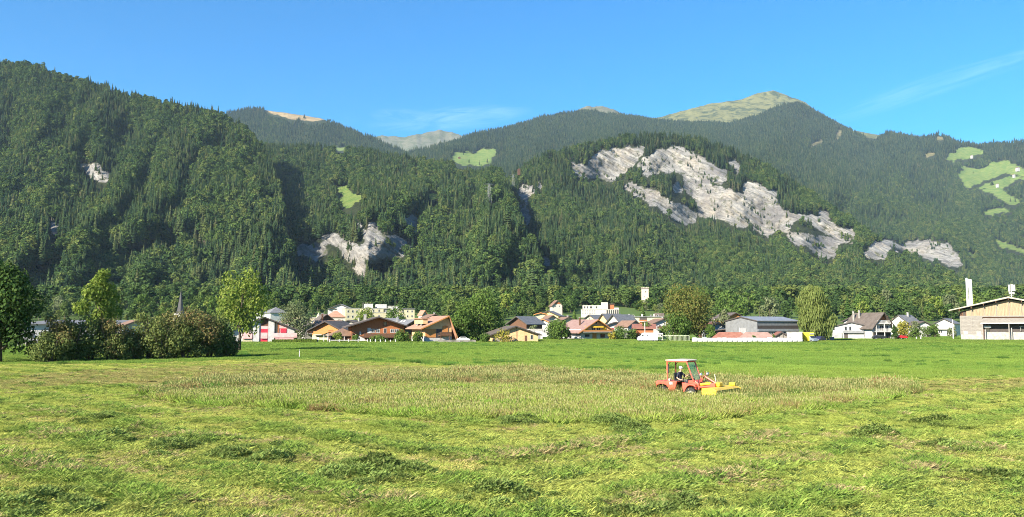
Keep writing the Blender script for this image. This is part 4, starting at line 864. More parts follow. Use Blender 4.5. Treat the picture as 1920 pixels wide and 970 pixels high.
# apricot house with long dark roof
h = House('apricot_house', 'low apricot house with long dark roof and small brown door', 967, 216, 12.2, 16, 10, ye=627, yr=611, wall=APRICOT, roof=R_DARK, ov=1.0, og=.9)
h.wpx(994.5, 628, 1000, 637).ppx(984, 629.5, 988, 642, W_DARK, .02, .1, 'door').ppx(968.6, 612, 969.4, 642, DARKTRIM_SHADE, .02, .08, 'downpipe').panel('F', -4.6, .1, 3, 1.0, W_GREY)
h = House('grey_gable_house', 'house with grey roof and dark timber gable behind the apricot house', 971, 282, 7, 11, -32, ye=606, yr=593, wall=W_DARK, roof=R_GREY, ov=1.0, og=1.2, base=(2.6, WHITE)); h.win('F', 0, 3.0, 1.4, 1.2).win('F', -2, .8, 1.1, 1.2)
h = House('white_garage', 'low white garage wall beside the apricot house', 1000, 262, 6, 6, 0, ye=619, wall=WHITE, roof=CONC, kind='flat', ov=.2, cat='garage'); h.panel('F', 1, 0, 2.4, 2.1, GREYW)
# cluster of yellow chalets uphill
h = House('yellow_chalet', 'yellow chalet with grey roof, uppermost of the cluster on the slope', 1028, 352, 9, 8, -14, ye=592, yr=582.5, wall=YELLOW, roof=R_GREY, ov=1.0); h.win('F', -2, 4.3, 1.2, 1.2).win('F', 2, 4.3, 1.2, 1.2).balcony('F', 0, 4.0, 7, YAWN)
h = House('pale_chalet', 'pale cream house left of the yellow chalet on the slope', 1014, 340, 5, 7, 0, ye=590, yr=586, wall=CREAM, roof=R_PINK, ov=.5); h.win('F', -1, 3.3, 1, 1.1).win('F', 1.2, 3.3, 1, 1.1)
h = House('brown_gable_house', 'white house with brown gable roof below the yellow chalet', 1036, 322, 6.5, 8, 18, ye=602, yr=591, wall=WARMWHITE, roof=R_BROWN, ov=.9); h.win('F', -1.4, 2.4, 1, 1.1).win('F', 1.4, 2.4, 1, 1.1)
h = House('pink_roof_cottage', 'small house with pale pink roof below the brown gable', 1019, 302, 6, 6, -15, ye=606, yr=598, wall=WHITE, roof=R_PINK, ov=.6); h.win('F', 0, 1.8, 1.2, 1.1)
h = House('white_cottage', 'white cottage with small red dormers among the garden trees', 1050, 308, 5.5, 7, 20, ye=611, yr=603, wall=WHITE, roof=R_PINK, ov=.7); h.win('F', -1, 1.4, 1, 1).win('F', 1, 1.4, 1, 1)
h = House('forest_edge_house', 'white and red timber house among trees high on the slope', 1045, 520, 6.5, 7, 15, ye=573, yr=563, wall=WARMWHITE, roof=R_BROWN, ov=.7); h.win('F', -1.4, zat(577, 520), 1.1, 1.2).win('F', 1.4, zat(577, 520), 1.1, 1.2).panel('F', 0, zat(571, 520), 4, 1.2, W_RED)
# big yellow chalet with faded red roof
h = House('awning_chalet', 'large chalet with faded red roof, yellow gable and yellow awning', 1117, 266, 12.0, 13.5, 33, ye=620, yr=599, wall=APRICOT, roof=R_PINK, ov=1.6, og=1.6, base=(2.5, WHITE))
h.panel('F', .2, 3.9, 4.0, .5, YAWN, .1, 1.3, 'awning').panel('F', 3.3, 3.0, 1.4, 1.5, YAWN, .05, .12, 'yellow_panel').panel('F', -3.6, 3.0, 1.2, 1.5, YAWN, .05, .12, 'yellow_panel').win('F', -1.0, 2.7, 1.5, 1.4).win('F', 1.0, 2.7, 1.5, 1.4).win('F', 0, 5.0, 1.2, .9)
h.balcony('F', 0, 2.55, 11.5, W_OR, 1.8, .55, TRIM).panel('F', -.6, 0, 1.6, 2.0, W_OR, .05, .12, 'garage_door').win('F', 2.6, .6, 1.8, 1.2, frame=DARKTRIM_SHADE).win('F', -3.4, .9, 1.8, .8, frame=DARKTRIM_SHADE)
h.panel('L', 0, 0, 14, 3.4, WHITE, .05, .12, 'white_side').chimney(-3.2, -2, 4.6, 7.2, .45, W_DARK)
h = House('low_white_annex', 'low white annex wall left of the faded red roof', 1064, 268, 6, 5, 0, ye=626, wall=WHITE, roof=CONC, kind='flat', ov=.15, cat='annex'); h.win('F', .4, .8, 1.4, 1.0, frame=DARKTRIM_SHADE)
# stepped white hotel
h = House('white_hotel', 'white stepped hotel with terraces and a row of dark window bays', 1125, 520, 24.5, 16, 0, ye=581, wall=WARMWHITE, roof=CONC, kind='flat', ov=.15, cat='hotel')
for k in range(6): h.win('F', 4.7 + k * 1.35, zat(590, 520), .95, 2.4, frame=DARKTRIM_SHADE)
for r in range(2): h.grid('F', 6, 1, -11, -3.4, zat(586 + 4 * r, 520), 0, 1.1, .9)
top = lambda y: zat(y, 526) - h.z + float(gz(0, 526))
a = MB().box(-11.2, .8, -5, 6, h.he + .36, top(573)).obj('upper_storey', WARMWHITE, h.root); a = MB().box(.8, 5.2, -6, 6, h.he + .36, top(567.5)).obj('stair_tower', WARMWHITE, h.root); MB().box(5.2, 9.2, -4, 6, h.he + .36, top(571)).obj('penthouse', W_RED, h.root); MB().box(5.0, 9.6, -4.6, 6.3, top(571) + .003, top(570)).obj('penthouse_roof', R_DARK, h.root)
for x, w in ((-9.8, .9), (-8.0, .7), (-5.7, 1.6), (-2.2, 1.1)): MB().box(x - w / 2, x + w / 2, -5.07, -5.003, h.he + .9, h.he + 2.3).obj('upper_window', M_GLASS, h.root)
MB().box(9.2, 12.0, -7.9, -7.8, h.he + .36, h.he + 1.3).obj('terrace_railing', TRIM, h.root)
# terraced grey roofs in front of the hotel
for k, (px, d, ye, yr) in enumerate(((1131, 330, 606, 588), (1151, 322, 606, 589.5))):
    h = House('terrace_house', ('terraced house with long grey roof directly below the white hotel', 'terraced house with long grey roof, right one of the pair below the hotel')[k], px, d, 7.0, 11, -38, ye=ye, yr=yr, wall=(APRICOT, WARMWHITE)[k], roof=R_GREY, ov=.8, og=.9); h.win('F', 0, 3.4, 1.2, 1.2).win('F', -1.8, 3.4, 1, 1.1); h.win('R', -2, 2.6, 1.2, 1.1).win('R', 2, 2.6, 1.2, 1.1)
h = House('grey_gabled_house', 'house with small cream gable and grey roof left of the terraced roofs', 1106, 345, 6.5, 8, -30, ye=600, yr=590, wall=CREAM, roof=R_GREY, ov=.7); h.win('F', 0, 4, 1, 1)
h = House('red_shutter_house', 'white house with red windows below the grey terraced roofs', 1155, 285, 5.6, 6, 4, ye=609, yr=603, wall=WHITE, roof=R_GREY, ov=.7, og=1.0); h.win('F', -1.4, 2.6, 1.2, 1.2, frame=RED).win('F', 1.4, 2.6, 1.2, 1.2, frame=RED)
h = House('brown_roof_cottage', 'white cottage with brown tiled roof and pointed gable beside the white van', 1190, 276, 5.6, 7, 36, ye=612, yr=601, wall=WHITE, roof=R_BROWN, ov=.6, og=.6); h.win('F', -.9, 3.2, .9, 1.2).win('F', .9, 3.2, .9, 1.2).win('F', 0, .8, 1.0, 1.2).win('L', 0, 2.0, 1, 1)
h = House('yellow_apartment_house', 'long yellow apartment house with grey roof and stacked balconies', 1206, 372, 17, 10, 0, he=1, ye=595, wall=CREAM, roof=R_GREY, kind='flat', ov=.5, cat='apartment house')
h.grid('F', 2, 2, 3.6, 6.6, zat(605, 372), 2.4, .9, 1.0).grid('F', 2, 2, -7, -4.5, zat(605, 372), 2.4, .9, 1.0)
for z in (601, 606): h.panel('F', 0, zat(z, 372), 3.4, 1.2, DARKTRIM_SHADE, .01, .05, 'loggia_shade').balcony('F', 0, zat(z + 2.5, 372), 3.6, W_RED, 1.0, .7)  # dark panels paint in the shade behind the balconies
for x in (-6.5, -.5, 5): MB().box(x - .3, x + .3, -2.3, -1.7, h.he + .36, h.he + 1.5).obj('vent', TRIM, h.root)
MB().box(5.2, 9.6, -4, 5, h.he + .36, h.he + 1.9).obj('roof_storey', R_DARK, h.root)
h = House('red_roof_barn', 'low timber barn with red-brown roof behind the white van', 1225, 262, 8, 6, 90, ye=616, yr=607.5, wall=W_RED, roof=R_RED, ov=.7, og=.9, cat='barn'); h.win('L', -1, 1.3, .8, .6).win('L', 2, 1.3, .8, .6)
# behind and beside the grey hall
h = House('brown_roof_house', 'house with brown roof rising behind the grey steel hall', 1378, 300, 8.5, 10, 28, ye=597, yr=586, wall=W_OR, roof=R_DARK, ov=1.0, og=1.0); h.win('F', 0, 4.2, 1.2, 1.0)
h = House('steel_hall', 'grey steel hall with light roof, roller door and strip of windows', 1389, 232, 12.6, 17, -44, ye=602.5, yr=593.5, wall=GREYW, roof=R_TIN, ov=.35, og=.25, cat='hall')
h.panel('F', .9, 1.8, 2.3, 2.1, DCONC, .02, .08, 'roller_door').panel('F', -.5, 1.8, .35, 2.1, TRIM, .02, .1, 'door_frame')
h.panel('R', 0, 3.6, 16.6, .95, DARKTRIM_SHADE, .02, .06, 'overhang_shadow').panel('R', 0, 2.9, 16.8, .7, R_TIN, .05, .35, 'canopy')  # dark strip paints in the roof overhang's shadow on the wall
for k in range(16): h.win('R', -7.7 + k * 1.02, 1.4, .8, 1.4)
h = House('white_store', 'low white store building with flat roof beside the yellow truck', 1489, 212, 4.0, 5, 0, ye=625, wall=WHITE, roof=CONC, kind='flat', ov=.1, cat='store'); h.win('F', -1.2, 1.0, .5, .5, frame=DARKTRIM_SHADE)
h = House('long_red_shed', 'low shed with long red-brown roof behind the white bales', 1368, 221, 9.4, 3.2, 0, ye=635, yr=623, wall=W_GREY, roof=R_RED, kind='hip', ov=.5, cat='shed')
h = House('orange_tin_shed', 'low shed with paler red roof in the middle behind the white bales', 1418, 219, 9.4, 3.2, 0, ye=635, yr=623, wall=W_GREY, roof=R_PINK, kind='hip', ov=.4, cat='shed')
h = House('gable_shed', 'small timber shed with red roof and light gable at the end of the bales', 1464, 219, 3.2, 4, 14, ye=630, yr=622, wall=W_GREY, roof=R_RED, ov=.5, og=.5, cat='shed'); h.panel('F', -.5, .0, .12, 2, DARKTRIM_SHADE).panel('F', .5, .0, .12, 2, DARKTRIM_SHADE)
h = House('white_awning_shed', 'open shelter with white sheet roof behind the red shed', 1368, 238, 9.5, 5, 0, ye=620, yr=616, wall=DARKTRIM_SHADE, roof=TRIM, ov=.5, cat='shelter')
h = House('red_corner_house', 'house with red roof half hidden by the round tree', 1346, 255, 6, 7, 20, ye=615, yr=605, wall=WHITE, roof=R_RED, ov=.7); h.win('F', 0, 1.5, 1.1, 1.1)
# white double house with balconies
h = House('white_long_house', 'long white farmhouse wing with shallow grey roof and grey garage', 1596, 272, 12.8, 10, -5, ye=613, yr=603.5, wall=WHITE, roof=R_GREY, ov=.7, og=.5); h.win('F', -1.8, 3.0, .8, 1.3, frame=GREYW).win('F', -.4, 3.0, .7, 1.3, frame=GREYW).win('F', -5.6, 3.0, .7, 1.2, frame=GREYW).panel('F', -4.6, 0, 3.2, 2.3, DCONC, .03, .6, 'garage').panel('F', .6, 2.05, 6.4, .9, GREYW, .05, .9, 'canopy').panel('F', -1.8, 0, 1.2, 2.0, DARKTRIM_SHADE, .01, .06, 'passage_shade').win('F', 4.6, .6, .5, 1.2).win('F', 5.6, .6, .5, 1.2)  # dark plate paints in the shade of the walk-through
h = House('white_dormer_house', 'white upper storey with small gable and brown roof behind the farmhouse wing', 1598, 284, 6.2, 8, -6, ye=602, yr=593, wall=WHITE, roof=R_BROWN, ov=.9, og=.8); h.win('F', -1.2, 6.0, .7, .9)
h = House('white_balcony_house', 'tall white house with steep dark roof and three balconies in its gable', 1652, 268, 8.6, 11.5, 42, ye=611, yr=586, wall=WHITE, roof=R_DARK, ov=1.1, og=1.6)
h.balcony('F', 0, 5.3, 5.6, TRIM, 1.3, .95, slats=True).balcony('F', 0, 2.6, 7.2, TRIM, 1.5, .95, slats=True).panel('F', 1.0, 6.4, 3.6, 1.4, W_RED, .02, .08, 'timber_gable')
for u in (-2.2, 0, 2.2): h.win('F', u, 2.8, 1.4, 1.9)
h.win('F', -1.2, 5.5, 1.2, 1.6).win('F', 1.2, 5.5, 1.2, 1.6).panel('F', 0, 0, 6.8, 2.3, DARKTRIM_SHADE, .01, .05, 'ground_floor_shade').chimney(-1.6, 2.5, h.hr - 2, h.hr + .8, .4).chimney(-2.6, 4.2, h.hr - 3, h.hr + .5, .4)  # dark ground-floor panel paints in the shade below the balconies
for u in (-3.3, 0, 3.3): h.panel('F', u, 0, .22, 5.2, TRIM, 1.3, 1.5, 'post')
h.win('L', 2, 2.9, .9, 1.1).win('L', -2, 2.9, .9, 1.1).win('L', 2.5, .4, .5, 1.2)
# far right
h = House('white_gable_house', 'white house with grey roof behind the yellow-green garden bush', 1685, 330, 7.6, 10, -28, ye=604, yr=590.5, wall=WHITE, roof=R_GREY, ov=.6, og=.5); h.win('F', 0, 3.6, 1, 1.1).win('R', 0, 3.6, 2.2, 1.0).chimney(.8, 1, h.hr - .8, h.hr + 1)
h = House('dark_roof_cottage', 'white cottage with dark roof and small dark gable among garden bushes', 1731, 320, 6.5, 9, 28, ye=610, yr=602, wall=WHITE, roof=R_DARK, ov=1.0, og=.8); h.win('F', 0, 1.4, 1.2, 1.1)
h = House('moss_roof_house', 'house with pale mossy roof behind the dark-roofed cottage', 1715, 350, 8, 8, 80, ye=606, yr=597, wall=W_GREY, roof=R_BROWN, ov=.5)
h = House('white_field_house', 'white house with broad white gable left of the big barn', 1770, 330, 8.4, 9, -14, ye=607, yr=597, wall=WHITE, roof=R_GREY, ov=.5, og=.6); h.win('F', -1.5, 1.0, 1.4, 1.2).win('F', 1.5, 1.0, 1.4, 1.2).balcony('F', 0, 2.7, 6.5, TRIM, 1.2, .8, slats=True)
# small huts on the alp meadows
for k, (px, py, Y, w, lab) in enumerate(((1822, 293, 4400, 9, 'tiny white farmhouse on the uppermost alpine meadow'), (1908, 317, 4200, 14, 'white farmhouse on the large meadow at the right edge of the valley side'), (1901, 329, 4150, 9, 'small white barn just below the farmhouse on the large meadow'), (1870, 347, 4050, 10, 'white hut in the middle of the lower alpine meadow'), (937, 325, 2080, 6, 'small white hut above the pylons near the dome'), (973, 319, 2080, 6, 'brown chalet on the saddle left of the cliff dome'), (861, 297, 4450, 12, 'little brown barn on the green meadow at the saddle'))):
    x, y, z = pix(float(px), float(py), float(Y)); r0 = empty('alp_hut', (x, y, z), 0.3); tag(r0, lab, 'hut')
    MB().prism([(-w / 2, -14), (w / 2, -14), (w / 2, w * .35), (0, w * .62), (-w / 2, w * .35)], -w / 2, w / 2).obj('wall', WHITE if k not in (5, 6) else W_DARK, r0)
    MB().prism([(-w * .6, w * .30), (0, w * .635), (w * .6, w * .30), (w * .6, w * .36), (0, w * .70), (-w * .6, w * .36)], -w * .6, w * .6).obj('roof', R_BROWN, r0)

for px, d, w, l, yw, ye, yr, wl, rf_, lab in (
    (566, 300, 8, 9, 24, 603, 595, WHITE, R_BROWN, 'white house with brown roof just right of the grey-green tree'), (655, 275, 8, 8, -20, 608, 600, WARMWHITE, R_DARK, 'small house with dark roof behind the brown pavilion'), (815, 330, 8, 9, 18, 598, 589, W_DARK, R_BROWN, 'brown chalet peeping out behind the orange-roofed house'),
    (1088, 300, 7, 8, -22, 608, 600, W_RED, R_DARK, 'timber house behind the left slope of the faded red roof'), (1245, 305, 8, 9, 22, 606, 597, WHITE, R_BROWN, 'white house with brown roof left behind the bronze tree'), (1326, 290, 7, 8, -15, 610, 602, W_DARK, R_BROWN, 'dark timber house right behind the bronze tree'),
    (1066, 330, 7, 8, 20, 603, 594, CREAM, R_BROWN, 'cream house with brown roof right of the yellow chalets'), (1175, 330, 7, 8, 15, 606, 597, W_OR, R_DARK, 'orange timber chalet between terraced houses and yellow apartments'), (588, 262, 6, 7, 20, 613, 606, WARMWHITE, R_DARK, 'small dark-roofed cottage left of the brown chalet')):
    h = House('chalet', lab, px, d, w, l, yw, ye=ye, yr=yr, wall=wl, roof=rf_, ov=.9, og=.9); z_ = max(1.2, h.he - 1.9); h.win('F', -w * .22, z_, 1.0, 1.2).win('F', w * .22, z_, 1.0, 1.2).balcony('F', 0, z_ - .3, w * .8, W_DARK).win('L' if yw > 0 else 'R', 0, z_, 1.0, 1.1).chimney(w * .2, 1.0, h.hr - 1.2, h.hr + .6, .5)

# ------------------------------------------------------------------ big timber barn with steel flues
d = 246; m = d / FPX; bx = xat(1893, d)
barn = empty('timber_barn', (bx, d, 0), -math.atan(933 / FPX) - RAD(1.5)); barn.scale = (.845, 1, 1); tag(barn, 'large timber barn with honey-coloured gable boards, white base and open porch', 'barn')
P = lambda px: (px - 1893) * m
Zp = lambda py: zat(py, d)
xl, xr = P(1797), -P(1797); zr_, zl = Zp(562), Zp(584)
MB().prism([(xl, -.3), (xr, -.3), (xr, zl), (0, zr_), (xl, zl)], .4, 20).obj('core', W_DARK, barn)
rf = MB()
for sg in (-1, 1):
    ex = sg * (-P(1776)); ez = Zp(582.5); rf.prism([(0, Zp(559.5)), (0, Zp(556.5)), (ex, ez + .32), (ex, ez - .02)], -2.0, 21)
rf = rf.obj('roof', plain('pale_roof_edge', (0.36, 0.33, 0.26), .8), barn)
for k in range(9):      # rafters ends
    x = P(1797 + 24 * k); zt = Zp(557.5) - abs(x) / abs(P(1776)) * (Zp(557.5) - Zp(582.5)); MB().box(x - .14, x + .14, -1.8, .35, zt - .85, zt - .25).obj('rafter', W_DARK, rf)
def slope_z(x): return zr_ - (zr_ - zl) * abs(x) / abs(xl) - .05
zb = Zp(592)
for k in range(8):      # honey-coloured vertical boards between the posts of the gable
    x0, x1 = P(1797 + 24 * k) + .12, P(1821 + 24 * k) - .12
    if k == 0:
        MB().box(x0 + 1.0, x1 - 2.0, .30, .38, zb, slope_z(x0 + 1) - .2).obj('louvre', DARKTRIM_SHADE, barn); x0 += 2.0
    n = max(2, int((x1 - x0) / .42)); wv = (x1 - x0) / n
    for j in range(n):
        a, c = x0 + j * wv, x0 + (j + 1) * wv - .025; MB().prism([(a, zb), (c, zb), (c, slope_z(c)), (a, slope_z(a))], .10 + .02 * (j % 2), .36).obj('board', W_HONEY, barn)
    MB().box(P(1821 + 24 * k) - .1, P(1821 + 24 * k) + .1, .0, .39, zb, slope_z(P(1821 + 24 * k))).obj('post', W_GREY, barn)
MB().box(xl - .05, xr + .05, -.05, .39, zb - .35, zb - .003).obj('beam', W_GREY, barn)
nb = 13; z0, z1 = Zp(628), zb - .36
for (a, c) in ((1796.5, 1841),):
    for j in range(nb):
        q0 = z0 + (z1 - z0) * j / nb; q1 = z0 + (z1 - z0) * (j + 1) / nb - .03; MB().box(P(a), P(c), .08 + .015 * (j % 2), .36, q0, q1).obj('siding_board', W_GREY, barn)
for px in (1798, 1820): MB().box(P(px) - .12, P(px) + .12, .0, .07, z0, z1).obj('post', W_GREY, barn)
for px in (1807, 1833): MB().box(P(px) - .75, P(px) + .75, .02, .07, Zp(628), Zp(621)).obj('hatch', CONC, barn)
MB().box(xl, P(1841), .0, .35, -.2, z0 - .003).obj('plinth', CONC, barn)
MB().poly([(P(1838), -2.6, Zp(606)), (xr - 5, -2.6, Zp(606)), (xr - 5, .3, Zp(596.5)), (P(1842), .3, Zp(596.5))]).poly([(P(1838), -2.6, Zp(607)), (P(1842), .3, Zp(597.5)), (xr - 5, .3, Zp(597.5)), (xr - 5, -2.6, Zp(607))]).obj('porch_roof', R_BROWN if False else W_GREY, barn)
MB().box(P(1838), xr - 5, -2.68, -2.61, Zp(607.3), Zp(605.6)).obj('gutter', TRIM, barn)
MB().box(P(1843.5), xr - 6, .3, .39, Zp(624), Zp(597)).obj('porch_shade', DARKTRIM_SHADE, barn)  # dark sheet paints in the shade inside the porch
MB().box(P(1843.5), xr - 6, -.35, .29, -.2, Zp(623)).obj('porch_wall', CONC, barn)
for px in (1841.5, 1891.5): MB().box(P(px) - .16, P(px) + .16, -2.5, -2.2, -.2, Zp(606.5)).obj('porch_post', W_GREY, barn)
for px, t in ((1846, 618), (1896, 615)): MB().box(P(px) - .13, P(px) + .13, -2.0, -1.75, -.2, Zp(t)).obj('bollard', CONC, barn)
MB().box(P(1843), P(1857), -.5, .28, Zp(615), Zp(611)).obj('sign_board', TRIM, barn); MB().box(P(1845), P(1854), -.1, .28, Zp(626), Zp(615.5)).obj('porch_door', M_GLASS, barn)
MB().tube([(P(1911), -.4, Zp(612.5)), (P(1918), -.4, Zp(612.5))], .08).tube([(P(1913), -.4, Zp(612)), (P(1913), -.4, Zp(621))], .06).obj('lamp_arm', TRIM, barn)
b = NB('steel_flue'); b.bsdf((0.78, 0.78, 0.77), .38, .35); M_STEEL = b.m
for px, t, r0, off in ((1811, 521, .36, 5.5), (1815.5, 523, .26, 6.2), (1819.5, 524, .30, 5.8)):
    f_ = MB().lathe([(r0, Zp(575)), (r0, Zp(t) + .35), (r0 * .8, Zp(t) + .55), (0.01, Zp(t) + .6)], 14, (P(px), off, 0)).obj('flue', M_STEEL, barn, smooth=True)
    for q in range(3): MB().lathe([(r0 + .02, Zp(560 - 12 * q)), (r0 + .03, Zp(560 - 12 * q) + .08), (r0 + .02, Zp(560 - 12 * q) + .16)], 14, (P(px), off, 0)).obj('seam', M_STEEL, f_)
an = empty('antenna_mast', (xat(1914, 250), 250, 0), 0); tag(an, 'mobile phone antenna with white panels above the barn roof', 'antenna')
an_top = zat(534, 250); MB().tube([(0, 4, 8), (0, 4, an_top - .5)], .1).obj('mast', M_STEEL, an)
for x, y0, y1 in ((-.75, 533, 546), (0.05, 532, 545), (.8, 533, 545)): MB().box(x - .27, x + .27, 3.6, 3.9, zat(y1, 250), zat(y0, 250)).obj('panel', TRIM, an, bevel=.04)
for x in (-.6, .5): MB().box(x - .22, x + .22, 3.6, 3.95, zat(551, 250), zat(547, 250)).obj('radio_box', TRIM, an)
MB().tube([(-.9, 3.95, zat(547, 250)), (.9, 3.95, zat(547, 250))], .05).tube([(-.6, 3.95, zat(553, 250)), (.6, 3.95, zat(553, 250))], .05).obj('bracket', M_STEEL, an)

# ------------------------------------------------------------------ ruined tower, pylons
tx, ty, tz = pix(1209.5, 569.0, 640.0); tw = empty('stone_tower', (tx, ty, tz), RAD(-6)); tw.scale = (.88, .88, 1); tag(tw, 'pale square stone tower standing alone in the forest edge', 'tower')
b = NB('tower_stone'); p_ = b.pos(); n_ = b.noise(p_, 1.1, 7, .7); b.bsdf(b.ramp(n_, [(.3, (.28, .25, .21)), (.6, (.50, .45, .385))]), .95, normal=b.bump(b.noise(p_, 2.5, 6, .7), .7, .15)); M_TST = b.m
hh = 28 * 640 / FPX
MB().box(-3.1, 3.1, -3.1, 3.1, -14, hh).obj('wall', M_TST, tw)
for k in range(5):
    for s_ in (-1, 1): MB().box(-3.1 + k * 1.35, -2.3 + k * 1.35, s_ * 2.8 - .3, s_ * 2.8 + .3, hh, hh + .7).obj('merlon', M_TST, tw)
MB().box(-3.5, 3.5, -3.5, 3.5, hh - .5, hh - .05).obj('cornice', R_DARK, tw)
for x, z, w, h_ in ((.3, 8.5, .7, 1.0), (-.4, 4.6, .5, 1.0), (.6, 2.6, 1.4, .5)): MB().box(x - w / 2, x + w / 2, -3.16, -3.103, z, z + h_).obj('slit', DARKTRIM_SHADE, tw)
def pylon(px, py0, py1, Y, label):
    x, y, z = pix(float(px), float(py1), float(Y)); ht = (py1 - py0) * Y / FPX; r0 = empty('power_pylon', (x, y, z - 4), .5); tag(r0, label, 'pylon', 'lattice pylons of the power line'); w = ht * .12; m = MB(); ht += 4
    for sx in (-1, 1):
        for sy in (-1, 1): m.tube([(sx * w, sy * w, 0), (sx * w * .35, sy * w * .35, ht)], .10, 4)
    n = 6
    for k in range(n):
        a, c = k / n, (k + 1) / n; wa, wc = w * (1 - .65 * a), w * (1 - .65 * c)
        for sy in (-1, 1): m.tube([(-wa, sy * wa, a * ht), (wc, sy * wc, c * ht)], .09, 3); m.tube([(wa, sy * wa, a * ht), (-wc, sy * wc, c * ht)], .09, 3)
    m.obj('lattice', plain('galvanised', (.24, .25, .26), .5, .3), r0)
    for t, L in ((.80, .26), (.97, .32)): MB().tube([(-L * ht, 0, t * ht), (L * ht, 0, t * ht)], .14, 4).tube([(-L * ht, 0, t * ht), (0, 0, t * ht + 2.2)], .2, 3).tube([(L * ht, 0, t * ht), (0, 0, t * ht + 2.2)], .2, 3).obj('cross_arm', MATS['galvanised'], r0)
pylon(917, 345, 377, 1330, 'tall lattice pylon on the wooded spur in the middle'); pylon(962, 327, 347, 1760, 'smaller lattice pylon nearer the cliff dome')
# ------------------------------------------------------------------ trees, bushes and hedges that stand on their own
def leafmat(name, stops, trans=0.3):
    b = NB(name); g = b.n('ShaderNodeNewGeometry'); oi = b.n('ShaderNodeObjectInfo')
    f = b.math('ADD', b.math('MULTIPLY', g.outputs['Random Per Island'], 0.75), b.math('MULTIPLY', oi.outputs['Random'], 0.25))
    big = b.noise(b.pos(), 0.5, 2, 0.5)
    f = b.math('ADD', b.math('MULTIPLY', f, 0.7), b.math('MULTIPLY', big, 0.3))
    b.leaf(b.ramp(f, stops), trans); return b.m
L_DARK = leafmat('dark_leaves', [(.1, (.024, .050, .016)), (.5, (.048, .092, .025)), (.9, (.09, .135, .038))], .22)
L_MID = leafmat('green_leaves', [(.1, (.05, .095, .024)), (.5, (.095, .16, .036)), (.9, (.16, .21, .055))])
L_LITE = leafmat('yellow_green_leaves', [(.1, (.085, .14, .025)), (.5, (.17, .235, .045)), (.9, (.32, .34, .09))], .38)
L_GREY = leafmat('grey_green_leaves', [(.1, (.085, .11, .055)), (.5, (.15, .18, .085)), (.9, (.23, .25, .13))])
L_GOLD = leafmat('bronze_green_leaves', [(.1, (.06, .095, .025)), (.4, (.115, .14, .036)), (.65, (.18, .165, .048)), (.9, (.23, .165, .055))])
L_BUSH = leafmat('brown_green_leaves', [(.12, (.06, .078, .028)), (.38, (.115, .125, .045)), (.60, (.16, .155, .055)), (.80, (.195, .125, .06)), (.95, (.22, .09, .05))], .2)
L_BUSHG = leafmat('olive_bush_leaves', [(.12, (.058, .085, .027)), (.5, (.12, .155, .046)), (.9, (.195, .21, .07))], .2)
L_WEEP = leafmat('birch_leaves', [(.1, (.075, .11, .03)), (.5, (.14, .18, .05)), (.9, (.21, .24, .08))])
L_YEL = leafmat('yellow_bush_leaves', [(.1, (.15, .16, .03)), (.5, (.28, .26, .045)), (.9, (.40, .34, .06))])
BARK = plain('bark', (.10, .08, .06), .9, var=.35, scale=6); BIRCH = plain('birch_bark', (.55, .54, .50), .8, var=.3, scale=3)

def leaf_cloud(seed, lobes, n, leaf, up=0.2, hang=0.0, shell=.72):
    """n leaf-sized quads spread through the outer volume of the lobes [(x, y, z, rx, ry, rz)]"""
    r = np.random.RandomState(seed); L = np.array(lobes, float)
    wgt = (L[:, 3] * L[:, 4] * L[:, 5]) ** .67; k = r.choice(len(L), n, p=wgt / wgt.sum())
    dr = r.normal(size=(n, 3)); dr /= np.linalg.norm(dr, axis=1)[:, None]
    rad = np.where(r.rand(n) < .8, r.uniform(shell, 1.08, n), r.uniform(.2, shell, n))
    P = L[k, :3] + dr * L[k, 3:6] * rad[:, None]
    nr = dr + np.array((0, 0, up)) + r.normal(size=(n, 3)) * .55; nr /= np.linalg.norm(nr, axis=1)[:, None]
    u = np.cross(nr, np.array((.31, .22, 1.0)) + r.normal(size=(n, 3)) * .4); u /= np.linalg.norm(u, axis=1)[:, None]; v = np.cross(nr, u)
    s = (leaf * r.uniform(.5, 1.2, n))[:, None]
    if hang: v = v * (1 - hang) + hang * np.array((0, 0, -1.0)) * 2.0; u = u * .6
    V = np.stack([P - u * s * .62, P - v * s, P + u * s * .62, P + v * s], 1).reshape(-1, 3)
    return V, np.arange(n * 4).reshape(-1, 4)
def auto_lobes(seed, w, h, z0, n, prof='oval', size=.34):
    r = np.random.RandomState(seed); out = []
    for k in range(n):
        t = (k + .5) / n; z = z0 + (h - z0) * (.08 + .84 * t)
        p = {'oval': math.sin(PI * (.12 + .82 * t) ** .9), 'round': math.sin(PI * (.18 + .70 * t)) ** .7, 'cone': 1.05 * (1 - t) + .12, 'wide': math.sin(PI * (.25 + .65 * t)) ** .5, 'weep': .95 * math.sin(PI * (.30 + .64 * t)) ** .55}[prof]
        a = k * 2.4 + r.uniform(-.5, .5); q = w / 2 * p * (.35 + .4 * r.rand()); s = w * size * (.6 + .5 * p) * r.uniform(.75, 1.15)
        out.append((q * math.cos(a), q * math.sin(a), z, s * .8, s * .8, s * .72))
    return out
def trunk_mb(h, r0, lobes, seed, limbs=7):
    r = random.Random(seed); m = MB(); m.tube([(0, 0, -.3), (.02 * h * r.uniform(-1, 1), .02 * h * r.uniform(-1, 1), h * .35), (.02 * h, 0, h * .8)], [r0 * 1.25, r0 * .8, r0 * .2], 7)
    for (x, y, z, *_) in lobes[:: max(1, len(lobes) // limbs)]: b0 = max(.12 * h, z * .45); m.tube([(0, 0, b0), (x * .5, y * .5, (b0 + z) / 2 + .03 * h), (x, y, z)], [r0 * .45, r0 * .3, r0 * .1], 5, False)
    return m
